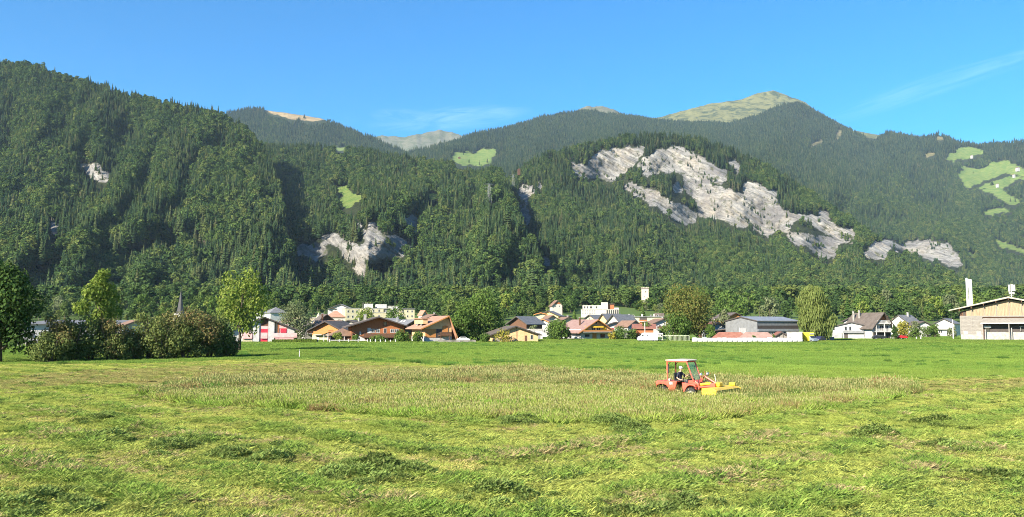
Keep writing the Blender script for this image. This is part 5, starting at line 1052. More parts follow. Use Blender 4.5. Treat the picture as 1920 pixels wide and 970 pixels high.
def make_tree(name, label, px, d, top, wpx, mat, prof='oval', nl=11, n=5200, leaf=.22, seed=1, trunk=.22, bark=BARK, cat='tree', group=None, low=.2, size=.34, hang=0., up=.2, base_py=None):
    x = xat(px, d); zb = float(gz(0, d)); h = zat(top, d); w = wpx * d / FPX
    r0 = empty(name, (x, d, zb), 0); tag(r0, label, cat, group)
    lb = auto_lobes(seed, w, h, h * low, nl, prof, size)
    trunk_mb(h, trunk, lb, seed).obj('trunk', bark, r0, True)
    V, F = leaf_cloud(seed, lb, n, leaf, up, hang); c = mesh_np('crown', V, F, mat); c.parent = r0
    return r0
make_tree('shade_tree', 'large dark green tree at the left edge of the field', 2, 95, 494, 138, L_DARK, 'wide', 16, 9000, .24, 3, .3, low=.14, size=.30)
make_tree('poplar', 'slender yellow-green tree rising behind the brown bushes', 186, 128, 500, 82, L_LITE, 'oval', 12, 3600, .26, 4, .2, low=.22, size=.26)
make_tree('ash_tree', 'loose yellow-green tree at the right end of the brown bushes', 451, 140, 502, 112, L_LITE, 'round', 14, 3300, .30, 9, .22, low=.2, size=.23)
# long row of brown-green bushes
BU = [(140, 98, 606, 60, L_BUSHG, 'olive bush between the leftmost bush and the slender tree'), (256, 103, 622, 40, L_BUSH, 'low brown bush below the bright white wall'), (348, 106, 606, 60, L_BUSHG, 'dark green bush in front of the church spire'), (394, 110, 604, 60, L_BUSHG, 'olive bush in front of the tallest brown bush'), (306, 104, 612, 60, L_BUSHG, 'green undergrowth bush left of the church spire'), (112, 97, 592, 62, L_BUSH, 'reddish brown leafy bush at the left end of the bush row'), (98, 95, 628, 62, L_BUSHG, 'low olive bush at the foot of the leftmost brown bush'), (172, 100, 600, 76, L_BUSHG, 'dark olive bush below the slender tree'), (208, 101, 596, 60, L_BUSH, 'brownish bush right of the slender tree'),
      (226, 101, 626, 46, L_BUSHG, 'low dark bush in front of the gap showing a white wall'), (283, 105, 588, 66, L_BUSHG, 'olive bush right of the gap showing a white wall'), (328, 107, 586, 78, L_BUSH, 'tall brownish bush just under the church spire'), (372, 109, 584, 80, L_BUSH, 'tallest reddish brown bush right of the church spire'), (412, 112, 594, 62, L_BUSHG, 'dark bush at the right end of the bush row'), (428, 114, 628, 40, L_BUSH, 'small rust-coloured bush at the very right end of the row')]
for k, (px, d, top, w, mt, lab) in enumerate(BU):
    x = xat(px, d); h = zat(top, d); W_ = w * 1.25 * d / FPX; r0 = empty('bush', (x, d, 0), 0); tag(r0, lab, 'bush', 'row of bushes along the field')
    lb = auto_lobes(40 + k, W_, h, h * .10, 13, 'wide', .25); m = MB(); rr = random.Random(k)
    for j in range(9): a = j * .7 + rr.random(); q = rr.uniform(.15, .4) * W_; m.tube([(.25 * math.cos(a), .25 * math.sin(a), -.1), (q * .5 * math.cos(a), q * .5 * math.sin(a), h * .45), (q * math.cos(a), q * math.sin(a), h * rr.uniform(.75, .98))], [.09, .06, .015], 5, False)
    m.obj('stem', BARK, r0, True)
    V, F = leaf_cloud(60 + k, lb, int(1700 + 520 * W_), .15, .2, shell=.55); c = mesh_np('crown', V, F, mt); c.parent = r0
# trimmed hedge
def hedge(name, label, px0, px1, d, py_top, depth=1.2):
    x0, x1 = xat(px0, d), xat(px1, d); h = zat(py_top, d); r0 = empty(name, ((x0 + x1) / 2, d, 0), 0); tag(r0, label, 'hedge'); w = (x1 - x0) / 2; r = np.random.RandomState(int(px0))
    MB().box(-w, w, 0, depth, -.1, h - .08).obj('core', plain('hedge_core', (.03, .045, .015), .95), r0)
    n = int(520 * w); f = r.rand(n); P = np.stack([r.uniform(-w, w, n), np.where(f < .6, -.02, r.uniform(0, depth, n)) + r.normal(0, .05, n), np.where(f < .6, r.uniform(0, h, n), h) + r.normal(0, .05, n)], -1)
    nr = np.where((f < .6)[:, None], (0, -1, .2), (0, -.1, 1)) + r.normal(0, .5, (n, 3)); nr /= np.linalg.norm(nr, axis=1)[:, None]; u = np.cross(nr, r.normal(size=(n, 3))); u /= np.linalg.norm(u, axis=1)[:, None]; v = np.cross(nr, u); s = .12
    c = mesh_np('foliage', np.stack([P - u * s, P - v * s, P + u * s, P + v * s], 1).reshape(-1, 3), np.arange(n * 4).reshape(-1, 4), L_HEDGE); c.parent = r0
L_HEDGE = leafmat('hedge_leaves', [(.1, (.05, .08, .015)), (.5, (.09, .13, .022)), (.9, (.15, .18, .04))], .15)
hedge('hedge', 'tall trimmed green hedge right of the pink and white house', 511, 595, 206, 637.5); hedge('hedge', 'lower trimmed hedge in front of the pink and white house', 446, 511, 205, 643.5)
# village trees
T = make_tree
T('willow', 'grey-green bushy tree behind the pink and white house', 553, 245, 570, 64, L_GREY, 'round', 12, 4200, .3, 12, low=.05)
T('garden_tree', 'rounded bright green tree in front of the cream apartment block', 685, 300, 578, 40, L_LITE, 'round', 9, 2600, .34, 13, low=.1)
T('garden_tree', 'dark green tree between the cream and the pale yellow block', 741, 335, 574, 42, L_MID, 'round', 9, 2400, .36, 14, low=.1)
T('lime_tree', 'biggest green tree, beside the orange-roofed house', 897, 236, 552, 104, L_MID, 'wide', 17, 8200, .34, 15, .35, low=.05, size=.27)
T('lime_tree', 'smaller tree leaning against the left side of the biggest green tree', 862, 228, 580, 46, L_MID, 'round', 9, 3000, .3, 16, low=.06)
T('maple', 'broad bronze and green tree left of the grey steel hall', 1290, 240, 537, 104, L_GOLD, 'wide', 18, 8600, .33, 17, .35, low=.08, size=.26)
T('maple', 'green tree in front of the bronze tree', 1268, 234, 588, 50, L_MID, 'round', 9, 2800, .3, 18, low=.05)
T('garden_tree', 'small green tree at the right foot of the bronze tree', 1331, 228, 608, 22, L_MID, 'round', 7, 1400, .26, 19, low=.05)
T('garden_tree', 'yellowish tree between the bronze tree and the grey steel hall', 1358, 262, 578, 30, L_GREY, 'oval', 8, 2000, .32, 20, low=.05)
T('birch', 'tall weeping birch left of the white double house', 1527, 232, 533, 76, L_WEEP, 'weep', 20, 12000, .36, 21, .25, BIRCH, low=.06, size=.24, hang=.6)
T('garden_tree', 'green garden tree beside the large chalet with the awning', 1040, 256, 602, 38, L_MID, 'round', 9, 2600, .28, 22, low=.04)
T('garden_shrub', 'green shrubs between the awning chalet and the brown-roofed cottage', 1164, 256, 616, 42, L_MID, 'wide', 8, 2000, .26, 23, low=.02, cat='shrub')
T('garden_shrub', 'pale yellow-green shrub at the right end of the awning chalet', 1148, 252, 624, 16, L_YEL, 'round', 6, 900, .22, 24, low=.02, cat='shrub')
T('garden_shrub', 'dark green shrub beside the white cottage gable', 1185, 258, 618, 20, L_MID, 'round', 6, 1000, .24, 25, low=.02, cat='shrub')
T('garden_shrub', 'round green shrub left of the apricot house', 909, 213, 626, 20, L_MID, 'round', 7, 1200, .2, 26, low=.02, cat='shrub')
T('garden_shrub', 'pale feathery shrub in front of the apricot wall', 943, 212, 618, 32, L_YEL, 'round', 8, 700, .22, 27, low=.05, cat='shrub')
T('garden_shrub', 'grey-green shrub beside the chalet balcony', 1001, 264, 608, 18, L_GREY, 'round', 6, 900, .26, 28, low=.02, cat='shrub')
T('garden_shrub', 'dark shrub left under the dark chalet balcony', 668, 216, 629, 16, L_MID, 'wide', 6, 900, .2, 29, low=.02, cat='shrub')
T('garden_shrub', 'yellowish shrub beside the brown pavilion', 635, 215, 624, 18, L_LITE, 'round', 6, 900, .2, 30, low=.02, cat='shrub')
T('garden_shrub', 'low green shrubs under the balcony of the dark chalet', 708, 214, 632, 34, L_MID, 'wide', 7, 1500, .2, 31, low=.02, cat='shrub')
T('garden_shrub', 'bushy green shrub between the dark chalet and the orange house', 756, 214, 621, 30, L_MID, 'wide', 8, 1700, .22, 32, low=.02, cat='shrub')
T('garden_shrub', 'green shrub close to the left wall of the orange house', 783, 212, 623, 20, L_MID, 'wide', 7, 1100, .22, 33, low=.02, cat='shrub')
T('garden_shrub', 'round yellow-green bush beside the tall balcony house', 1692, 300, 603, 28, L_YEL, 'round', 9, 2000, .28, 34, low=.02, cat='shrub')
T('garden_shrub', 'dark columnar shrub at the corner of the tall balcony house', 1676, 262, 609, 14, L_DARK, 'oval', 8, 1300, .22, 35, low=.02, cat='shrub')
T('garden_tree', 'grey-green tree right of the yellow-green bush', 1716, 305, 601, 20, L_GREY, 'round', 7, 1300, .28, 36, low=.02)
T('garden_shrub', 'small green shrub in front of the dark-roofed cottage', 1738, 298, 611, 20, L_MID, 'round', 6, 900, .25, 37, low=.02, cat='shrub')
T('garden_shrub', 'green shrub left of the white house by the barn', 1752, 300, 607, 16, L_MID, 'round', 6, 900, .25, 38, low=.02, cat='shrub')
T('garden_shrub', 'shrub by the white post left of the big barn', 1784, 300, 613, 18, L_GREY, 'round', 6, 800, .25, 39, low=.02, cat='shrub')
T('garden_shrub', 'small shrub growing in front of the paler red shed roof', 1413, 214, 628, 10, L_MID, 'round', 5, 500, .16, 40, low=.02, cat='shrub')
T('garden_shrub', 'small shrub left of the small timber shed', 1450, 214, 626, 9, L_MID, 'oval', 5, 500, .16, 41, low=.02, cat='shrub')
def spruce(name, label, px, d, top, wpx, seed, mat=None, group=None):
    x = xat(px, d); h = zat(top, d); r0 = empty(name, (x, d, float(gz(0, d))), 0); tag(r0, label, 'tree', group); V, F, nl = conifer_np(seed, 22, wpx * d / FPX / 2 / h, .05, .4, 11)
    V = V * h; c = mesh_np('crown', V, F[:nl], mat or L_DARK); c.parent = r0; t = mesh_np('trunk', V, F[nl:], BARK); t.parent = r0
spruce('spruce', 'dark spruce between the birch and the white double house', 1590, 300, 554, 34, 5); spruce('spruce', 'slim spruce left of the white hotel', 1077, 420, 580, 20, 6, L_MID); spruce('spruce', 'spruce standing right of the white hotel terrace', 1205, 430, 572, 22, 7, L_MID)

# tree belt at the foot of the mountains: separate trees, copied from a few
BELT = []
for k in range(6):
    lb = auto_lobes(80 + k, .72, 1.0, .12, 10, ('round', 'oval', 'wide')[k % 3], .30); V, F = leaf_cloud(90 + k, lb, 900, .052)
    c = mesh_np('crown', V, F, (L_MID, L_MID, L_GREY, L_LITE, L_DARK, L_MID)[k], link=False); t = trunk_mb(1.0, .022, lb, k, 5).obj('trunk', BARK, None, True); COL.objects.unlink(t)
    BELT.append((c, t))
TONE = ('mid-green', 'fresh green', 'grey-green', 'yellow-green', 'dark green', 'leafy green')
def place(px):
    for lim, t in ((130, 'below the dark hill behind the far-left tree'), (300, 'behind the bushes and the slender tree'), (430, 'around the church spire'), (560, 'behind the pink and white house'), (680, 'left of the cream apartment block'), (800, 'behind the cream and pale yellow blocks'), (960, 'behind the biggest green tree'), (1085, 'above the cluster of yellow chalets'), (1240, 'beside the white hotel and the stone tower'), (1350, 'behind the bronze tree'), (1490, 'behind the grey steel hall'), (1610, 'behind the weeping birch'), (1760, 'behind the white double house')):
        if px < lim: return t
    return 'behind the big timber barn'
rb = random.Random(77); kb = 0
for i in range(290):
    px = rb.uniform(-60, 1980); d = rb.uniform(470, 790)
    if 560 < px < 800 and d < 520: continue
    if 1080 < px < 1225 and d < 660: continue
    if rb.random() < .35 and px > 1300: continue
    h = rb.uniform(6, 15) * (1.15 if px > 800 else 1.0); kk = rb.choice((0, 0, 1, 2, 3, 5, 4)); c0, t0 = BELT[kk]; w = h * rb.uniform(.8, 1.25)
    r0 = empty('broadleaf_tree', (xat(px, d), d, float(gz(0, d)) - .3), rb.random() * 6.28); r0.scale = (w, w, h); tag(r0, TONE[kk] + ' broadleaf tree at the forest foot ' + place(px), 'tree', 'trees at the foot of the forest')
    c = c0.copy(); COL.objects.link(c); c.parent = r0; t = t0.copy(); COL.objects.link(t); t.parent = r0; kb += 1

for i in range(60):
    px = rb.uniform(470, 1780) if i > 4 else (1196, 1203, 1212, 1219, 1226)[i]; d = rb.uniform(232, 430) if i > 4 else 605
    if i > 4 and any(abs(px - q) < 26 for q in (1389, 1430, 1470, 1600, 1650, 497, 520)) : continue
    h = rb.uniform(2.5, 6.5) if i > 4 else rb.uniform(8, 11); kk = rb.choice((0, 1, 2, 3, 4, 5)); c0, t0 = BELT[kk]; w = h * rb.uniform(.9, 1.5)
    r0 = empty('garden_tree', (xat(px, d), d, float(gz(0, d)) - .2), rb.random() * 6.28); r0.scale = (w, w, h); tag(r0, 'small ' + TONE[kk] + ' garden tree among houses ' + place(px) if i > 4 else TONE[kk] + ' tree at the foot of the stone tower', 'tree', 'small trees among the houses' if i > 4 else 'trees around the tower')
    c = c0.copy(); COL.objects.link(c); c.parent = r0; t = t0.copy(); COL.objects.link(t); t.parent = r0
# woods and thickets that fill the foot of the slopes behind the houses
rv = np.random.RandomState(9); n = 5200
d_ = 470 + 360 * rv.rand(n); px_ = rv.uniform(-120, 2040, n); keep = ~((px_ > 540) & (px_ < 800) & (d_ < 525)) & ~((px_ > 1080) & (px_ < 1225) & (d_ < 655)) & ~((px_ > 1000) & (px_ < 1090) & (d_ < 560)) & (rv.rand(n) < .35 + .65 * (d_ > 590))
px_, d_ = px_[keep], d_[keep]; n = len(d_); h_ = rv.uniform(5, 15, n) * np.where(d_ > 620, 1.25, .85); w_ = h_ * rv.uniform(.9, 1.4, n)
o = instancer('valley_wood', PROTO, np.stack([(px_ - 960) / FPX * d_, d_, gz(0, d_) - .5], -1), np.where(rv.rand(n) < .8, rv.randint(4, 8, n), rv.randint(0, 4, n)), np.stack([w_, w_, h_], -1), np.stack([0 * h_, 0 * h_, rv.rand(n) * 6.28], -1))
tag(o, 'mixed wood and thickets filling the slope foot behind the village', 'forest', kind='stuff')
# ------------------------------------------------------------------ red hillside tractor with yellow front mower
TX, TY = at_ground(1279, 748.5)
tr = empty('mowing_tractor', (TX, TY, 0.02), RAD(-40)); tr.scale = (.91, .93, 1.0); tag(tr, 'small red tractor with open cab, white rims and wide yellow front mower', 'tractor')
def paint(name, col, rough=.42, dirt=.35):
    b = NB(name); p = b.pos(); n = b.noise(p, 3.5, 7, .7); b.bsdf(b.mix(b.ramp(n, [(.42, 0.), (.7, dirt)]), col, (.22, .18, .12)), rough, spec=.4); return b.m
T_RED = paint('faded_red_paint', (.58, .085, .05)); T_YEL = paint('yellow_paint', (.80, .52, .02), .5); T_CAN = paint('yellow_canvas', (.62, .42, .05), .8, .6); RUB = plain('tyre_rubber', (.035, .034, .032), .9); RIMW = paint('white_rim', (.42, .40, .33), .5, .5); T_ROOF = paint('cream_roof', (.52, .46, .36), .5, .2); BLK = plain('black_metal', (.02, .02, .02), .5); CHR = plain('bright_steel', (.6, .6, .58), .3, .8)
b = NB('clear_glass'); gl = b.n('ShaderNodeBsdfGlossy'); gl.inputs['Roughness'].default_value = .05; tp = b.n('ShaderNodeBsdfTransparent'); tp.inputs[0].default_value = (.72, .84, .80, 1); mx = b.n('ShaderNodeMixShader'); mx.inputs[0].default_value = .12; b.l(tp.outputs[0], mx.inputs[1]); b.l(gl.outputs[0], mx.inputs[2]); b.l(mx.outputs[0], b.out.inputs[0]); M_CLEAR = b.m
def wheel(parent, x, y, r, w, front):
    sg = 1 if y > 0 else -1
    t = MB().lathe([(r * .62, -w / 2), (r * .9, -w / 2), (r, -w * .36), (r, w * .36), (r * .9, w / 2), (r * .62, w / 2)], 28, (0, 0, 0), 'y').obj('wheel', RUB, parent, True); t.location = (x, y, r)
    m = MB()
    for k in range(20):
        a = 2 * PI * k / 20
        for s_ in (-1, 1): m.box(-.03, .03, s_ * w * .02, s_ * w * .5, r * .97, r * 1.045) if k == 0 and False else m.poly([(r * 1.035 * math.sin(a + e), s_ * f * w, r * 1.035 * math.cos(a + e)) for e, f in ((-.05, .02), (.05, .02), (.15, .5), (.05, .5))])
    m.obj('tread', RUB, t)
    MB().lathe([(.02, sg * w * .34), (r * .2, sg * w * .36), (r * .26, sg * w * .22), (r * .52, sg * w * .22), (r * .62, sg * w * .42), (r * .66, sg * w * .42)], 24, (0, 0, 0), 'y').obj('rim', RIMW, t, True)
    hb = MB()
    for k in range(6): a = 2 * PI * k / 6; hb.lathe([(.022, sg * w * .23), (.022, sg * w * .3), (.001, sg * w * .3)], 6, (r * .38 * math.cos(a), 0, r * .38 * math.sin(a)), 'y')
    hb.obj('wheel_bolts', BLK, t)
for x, f in ((-1.0, False), (1.0, True)):
    for y in (-.66, .66): wheel(tr, x, y, .37, .30, f)
MB().box(-1.35, 1.3, -.28, .28, .38, .62).obj('chassis', BLK, tr, bevel=.03)
for x in (-1.0, 1.0): MB().tube([(x, -.55, .37), (x, .55, .37)], .09, 10).obj('axle', BLK, tr)
# rear bodywork: side panels with wheel arch, flat deck
arch = [(-1.52, .80), (-1.52, 1.02), (.02, 1.07), (-.02, .85), (-.22, .32), (-.34, .32), (-.52, .46), (-.60, .66), (-.74, .80), (-.95, .86), (-1.2, .86), (-1.36, .80)]
for sg in (-1, 1): MB().prism(arch, sg * .72, sg * .56).obj('side_panel', T_RED, tr, bevel=.02)
MB().box(-1.52, .0, -.557, .557, .98, 1.045).obj('rear_deck', T_RED, tr, bevel=.02)
MB().box(-1.56, -1.525, -.6, .6, .62, 1.0).obj('tailboard', T_RED, tr)
MB().box(-.50, -.28, -.735, -.722, .86, 1.01).obj('number_plate', TRIM, tr)
MB().box(-.1, 1.25, -.42, .42, .45, .60).obj('floor', BLK, tr)
# front mudguards and cowl
fa = [(.50, .48), (.42, 1.0), (1.32, .92), (1.40, .74), (1.30, .80), (1.15, .86), (.95, .86), (.78, .78), (.66, .62), (.62, .46)]
for sg in (-1, 1): MB().prism(fa, sg * .78, sg * .46).obj('mudguard', T_RED, tr, bevel=.02)
MB().prism([(.75, .62), (.70, 1.12), (1.18, 1.14), (1.42, .98), (1.48, .62)], -.455, .455).obj('cowl', T_RED, tr, bevel=.03)
MB().box(.62, .72, -.46, .46, .9, 1.2).obj('dashboard', BLK, tr)
# cab frame
def bar(name, pts, r=.035, mat=None): MB().tube(pts, r, 6).obj(name, mat or T_RED, tr)
for sg in (-1, 1):
    bar('rear_post', [(-.72, sg * .55, 1.04), (-.74, sg * .55, 2.22)], .045); bar('front_post', [(1.12, sg * .54, 1.12), (.66, sg * .54, 2.20)], .045)
    bar('roof_rail', [(-.78, sg * .55, 2.2), (.68, sg * .55, 2.2)], .035); bar('brace', [(-.72, sg * .5, 1.95), (-.5, sg * .5, 2.2)], .02, BLK)
bar('cross_rail', [(-.76, -.55, 2.2), (-.76, .55, 2.2)]); bar('cross_rail', [(.67, -.54, 2.2), (.67, .54, 2.2)]); bar('sill_rail', [(1.13, -.54, 1.13), (1.13, .54, 1.13)])
MB().prism([(-.86, 2.24), (-.86, 2.29), (-.3, 2.335), (.5, 2.335), (.80, 2.30), (.80, 2.25)], -.62, .62).obj('roof', T_ROOF, tr, bevel=.02)
MB().poly([(1.12, -.50, 1.15), (1.12, .50, 1.15), (.68, .50, 2.17), (.68, -.50, 2.17)]).obj('windscreen', M_CLEAR, tr)
bar('wiper', [(.92, .1, 1.65), (.78, .25, 1.98)], .012, BLK)
MB().lathe([(.001, 0), (.16, .0), (.17, .02), (.16, .04), (.001, .04)], 16, (0, 0, 0), 'x').obj('warning_disc', T_RED, tr).location = (-.84, -.35, 1.75)
MB().box(-.83, -.78, -.50, -.20, 1.5, 2.0).obj('tail_lamp', RIMW, tr, bevel=.02)
MB().box(-.72, -.58, -.52, -.30, 1.05, 1.18).obj('fuel_cap_box', TRIM, tr, bevel=.03)
# seat, steering wheel, levers, mirror
MB().box(-.42, .06, -.24, .24, 1.0, 1.12).obj('seat', BLK, tr, bevel=.05); MB().prism([(-.46, 1.06), (-.36, 1.06), (-.42, 1.52), (-.50, 1.52)], -.22, .22).obj('seat_back', BLK, tr, bevel=.04)
sw_ = MB(); 
for k in range(18):
    a, c = 2 * PI * k / 18, 2 * PI * (k + 1) / 18; f = lambda t: (.56 + .11 * math.cos(t) * .5, .19 * math.sin(t), 1.40 + .19 * math.cos(t) * .80)
    sw_.tube([f(a), f(c)], .016, 5, False)
sw_.tube([(.56, -.18, 1.40), (.56, .18, 1.40)], .012, 4).tube([(.56, 0, 1.40), (.72, 0, 1.10)], .025, 6).obj('steering_wheel', BLK, tr)
for y in (-.34, -.42): bar('lever', [(.28, y, .95), (.33, y, 1.22)], .014, BLK); MB().lathe([(.001, -.03), (.03, -.01), (.03, .02), (.001, .035)], 8, (.33, y, 1.24)).obj('lever_knob', BLK, tr)
bar('mirror_arm', [(.78, -.55, 1.35), (.66, -.74, 1.42)], .012, BLK); MB().box(.60, .63, -.86, -.68, 1.32, 1.52).obj('mirror', BLK, tr, bevel=.01)
# front linkage
MB().tube([(1.3, .1, 1.0), (1.55, .1, 1.38), (2.45, .1, .95)], .055, 8).obj('lift_arm', T_RED, tr); MB().tube([(1.3, -.35, .75), (2.4, -.4, .85)], .06, 8).obj('lower_arm', T_RED, tr); MB().tube([(1.3, .5, .75), (2.4, .5, .85)], .06, 8).obj('lower_arm', T_RED, tr); MB().tube([(1.45, -.2, .9), (2.2, -.2, 1.0)], .08, 8).obj('lift_cylinder', T_YEL, tr)
for y in (-.38, .52): 
    q = MB().tube([(1.36, y, 1.0), (1.5, y, 1.42)], .02, 5).obj('headlight', BLK, tr); MB().lathe([(.001, -.1), (.09, -.06), (.12, .05), (.001, .07)], 14, (1.56, y, 1.47), 'x').obj('lamp', CHR, q, True)
MB().tube([(1.36, -.1, 1.0), (1.9, -.15, 1.15), (2.3, -.2, .95)], .02, 5).tube([(1.36, .0, 1.0), (1.8, .05, 1.2), (2.3, .1, .95)], .02, 5).obj('hydraulic_hose', BLK, tr)
MB().box(2.2, 2.55, -.45, .45, .78, 1.02).obj('hitch', T_RED, tr, bevel=.03); bar('marker_stick', [(2.3, .25, .95), (2.2, .25, 1.5)], .02, TRIM)
# mower deck
mo = MB().prism([(2.30, .74), (2.42, .82), (3.05, .80), (3.22, .70), (3.22, .66), (3.04, .76), (2.42, .78), (2.34, .70)], -1.66, 1.66).obj('mower_deck', T_CAN, tr, bevel=.01)
for sg in (-1, 1): MB().prism([(2.28, .22), (2.28, .80), (2.9, .83), (3.26, .72), (3.20, .32), (2.9, .10), (2.5, .10)], sg * 1.70, sg * 1.665).obj('end_guard', T_YEL, mo, bevel=.01)
for k in range(8):
    x0 = -1.64 + k * .41; q = .015 * (k % 3); MB().poly([(3.225 + q, x0, .70), (3.225 + q, x0 + .40, .70), (3.25 + q, x0 + .40, .20), (3.25 + q, x0, .20)]).obj('front_curtain', T_CAN, mo); MB().poly([(2.27 - q, x0, .76), (2.27 - q, x0 + .40, .76), (2.22 - q, x0 + .40, .22), (2.22 - q, x0, .22)]).obj('rear_curtain', T_CAN, mo)
for k in range(5): MB().lathe([(.001, .16), (.16, .16), (.20, .24), (.16, .32), (.001, .34)], 14, (2.75, -1.3 + k * .65, 0)).obj('cutting_disc', BLK, mo)
MB().box(2.6, 3.0, 1.40, 1.60, .82, 1.0).obj('gearbox', T_YEL, mo, bevel=.03); MB().box(2.4, 2.75, -.25, .25, .83, 1.05).obj('drive_box', T_YEL, mo, bevel=.04)

# ------------------------------------------------------------------ driver
SKIN = plain('skin', (.50, .29, .20), .6, var=.06); SHIRT = plain('navy_shirt', (.028, .032, .055), .9, var=.2); TROU = plain('grey_trousers', (.10, .10, .10), .9, var=.2); CAPM = plain('pale_cap', (.66, .65, .60), .9, var=.08)
def skinned(name, nodes, edges, parent):
    me = bpy.data.meshes.new(name); keys = list(nodes); me.from_pydata([nodes[k][0] for k in keys], [(keys.index(a), keys.index(c)) for a, c in edges], []); o = bpy.data.objects.new(name, me); COL.objects.link(o)
    o.modifiers.new('skin', 'SKIN'); o.modifiers.new('sub', 'SUBSURF').levels = 2; o.modifiers['sub'].render_levels = 2
    if not me.skin_vertices: me.attributes.new('skin', 'FLOAT', 'POINT')
    for k, key in enumerate(keys):
        rd = nodes[key][1]; me.skin_vertices[0].data[k].radius = rd if hasattr(rd, '__len__') else (rd, rd); me.skin_vertices[0].data[k].use_root = (key == 'pelvis')
    dg = bpy.context.evaluated_depsgraph_get(); ev = o.evaluated_get(dg); nm = bpy.data.meshes.new_from_object(ev); o.modifiers.clear(); o.data = nm; return o
ND = {'pelvis': ((-.14, 0, 1.20), (.17, .15)), 'waist': ((-.17, 0, 1.36), (.155, .125)), 'chest': ((-.14, 0, 1.52), (.185, .135)), 'neckb': ((-.10, 0, 1.66), (.075, .075)), 'neck': ((-.08, 0, 1.72), .055), 'chin': ((-.045, 0, 1.79), (.075, .085)), 'skull': ((-.06, 0, 1.88), (.085, .10)), 'crown': ((-.065, 0, 1.95), .07)}
ED = [('pelvis', 'waist'), ('waist', 'chest'), ('chest', 'neckb'), ('neckb', 'neck'), ('neck', 'chin'), ('chin', 'skull'), ('skull', 'crown')]
for s_, n_, el, wr, ha in ((-1, 'r', (-.16, -.33, 1.30), (.12, -.38, 1.20), (.22, -.38, 1.215)), (1, 'l', (.10, .32, 1.36), (.38, .20, 1.48), (.47, .17, 1.53))):
    ND['sh' + n_] = ((-.12, s_ * .21, 1.60), .075); ND['el' + n_] = (el, .048); ND['wr' + n_] = (wr, .034); ND['ha' + n_] = (ha, (.042, .022)); ED += [('chest', 'sh' + n_), ('sh' + n_, 'el' + n_), ('el' + n_, 'wr' + n_), ('wr' + n_, 'ha' + n_)]
    hv_ = Vector(ha); fd = (Vector(ha) - Vector(wr)).normalized()
    for j, (off, L) in enumerate(((-.030, .075), (-.010, .085), (.010, .08), (.030, .065))):
        a_ = hv_ + fd * .035 + Vector((0, off, 0)); c_ = a_ + fd * L * .55 + Vector((0, 0, .006)); e_ = c_ + Vector((fd.x * .3, 0, -.9)).normalized() * L * .5
        ND[f'f{n_}{j}a'] = (tuple(a_), .0095); ND[f'f{n_}{j}b'] = (tuple(c_), .009); ND[f'f{n_}{j}c'] = (tuple(e_), .008); ED += [('ha' + n_, f'f{n_}{j}a'), (f'f{n_}{j}a', f'f{n_}{j}b'), (f'f{n_}{j}b', f'f{n_}{j}c')]
    t1 = hv_ + Vector((0, -s_ * .045, -.005)); t2 = t1 + fd * .04 + Vector((0, -s_ * .015, -.02)); ND['t' + n_ + 'a'] = (tuple(t1), .012); ND['t' + n_ + 'b'] = (tuple(t2), .010); ED += [('ha' + n_, 't' + n_ + 'a'), ('t' + n_ + 'a', 't' + n_ + 'b')]
    ND['hip' + n_] = ((-.08, s_ * .10, 1.17), .09); ND['kn' + n_] = ((.34, s_ * .15, 1.13), .065); ND['an' + n_] = ((.48, s_ * .15, .72), .045); ND['to' + n_] = ((.64, s_ * .16, .665), (.045, .035)); ED += [('pelvis', 'hip' + n_), ('hip' + n_, 'kn' + n_), ('kn' + n_, 'an' + n_), ('an' + n_, 'to' + n_)]
dr = skinned('person', ND, ED, None); tag(dr, 'tractor driver in navy shirt, pale cap and sunglasses, sitting at the wheel', 'person')
me = dr.data; me.materials.clear()
for m_ in (SKIN, SHIRT, TROU, BLK): me.materials.append(m_)
for p_ in me.polygons:
    c = p_.center; p_.use_smooth = True; i = 0
    if c.z > 1.66: i = 0
    elif c.z < .74: i = 3
    elif c.x > -.0 and c.z < 1.24 and abs(c.y) < .25 or c.z < 1.17: i = 2 if not (abs(c.y) > .30 and c.z > 1.12) else 0
    elif (c.y < -.27 and c.z < 1.36) or (c.y > .14 and c.x > .06 and c.z > 1.25): i = 0
    else: i = 1
    p_.material_index = i
dr.scale = tr.scale; dr.location = tr.location; dr.rotation_euler = tr.rotation_euler; dr.location.z -= .08
cap = MB().lathe([(.104, 1.872), (.110, 1.91), (.102, 1.965), (.07, 2.005), (.001, 2.02)], 18, (-.062, 0, 0)).obj('cap', CAPM, dr, True); MB().prism([(-.02, 1.885), (.0, 1.905), (.06, 1.905), (.13, 1.885), (.13, 1.878), (.05, 1.893)], -.075, .075).obj('cap_peak', CAPM, cap, True)
MB().box(.034, .05, -.07, .07, 1.845, 1.882).obj('sunglasses', BLK, dr, bevel=.008)
MB().prism([(.03, 1.80), (.065, 1.805), (.038, 1.848)], -.013, .013).obj('nose', SKIN, dr, True)
for s_ in (-1, 1): MB().lathe([(.001, -.006), (.022, 0), (.001, .008)], 10, (-.06, s_ * .093, 1.835), 'y').obj('ear', SKIN, dr, True)
MB().box(.03, .042, -.028, .028, 1.772, 1.78).obj('mouth', plain('lips', (.30, .12, .10), .6), dr); MB().lathe([(.105, 1.82), (.106, 1.872), (.10, 1.88)], 18, (-.068, 0, 0)).obj('hair', plain('grey_hair', (.25, .23, .20), .9), dr, True)

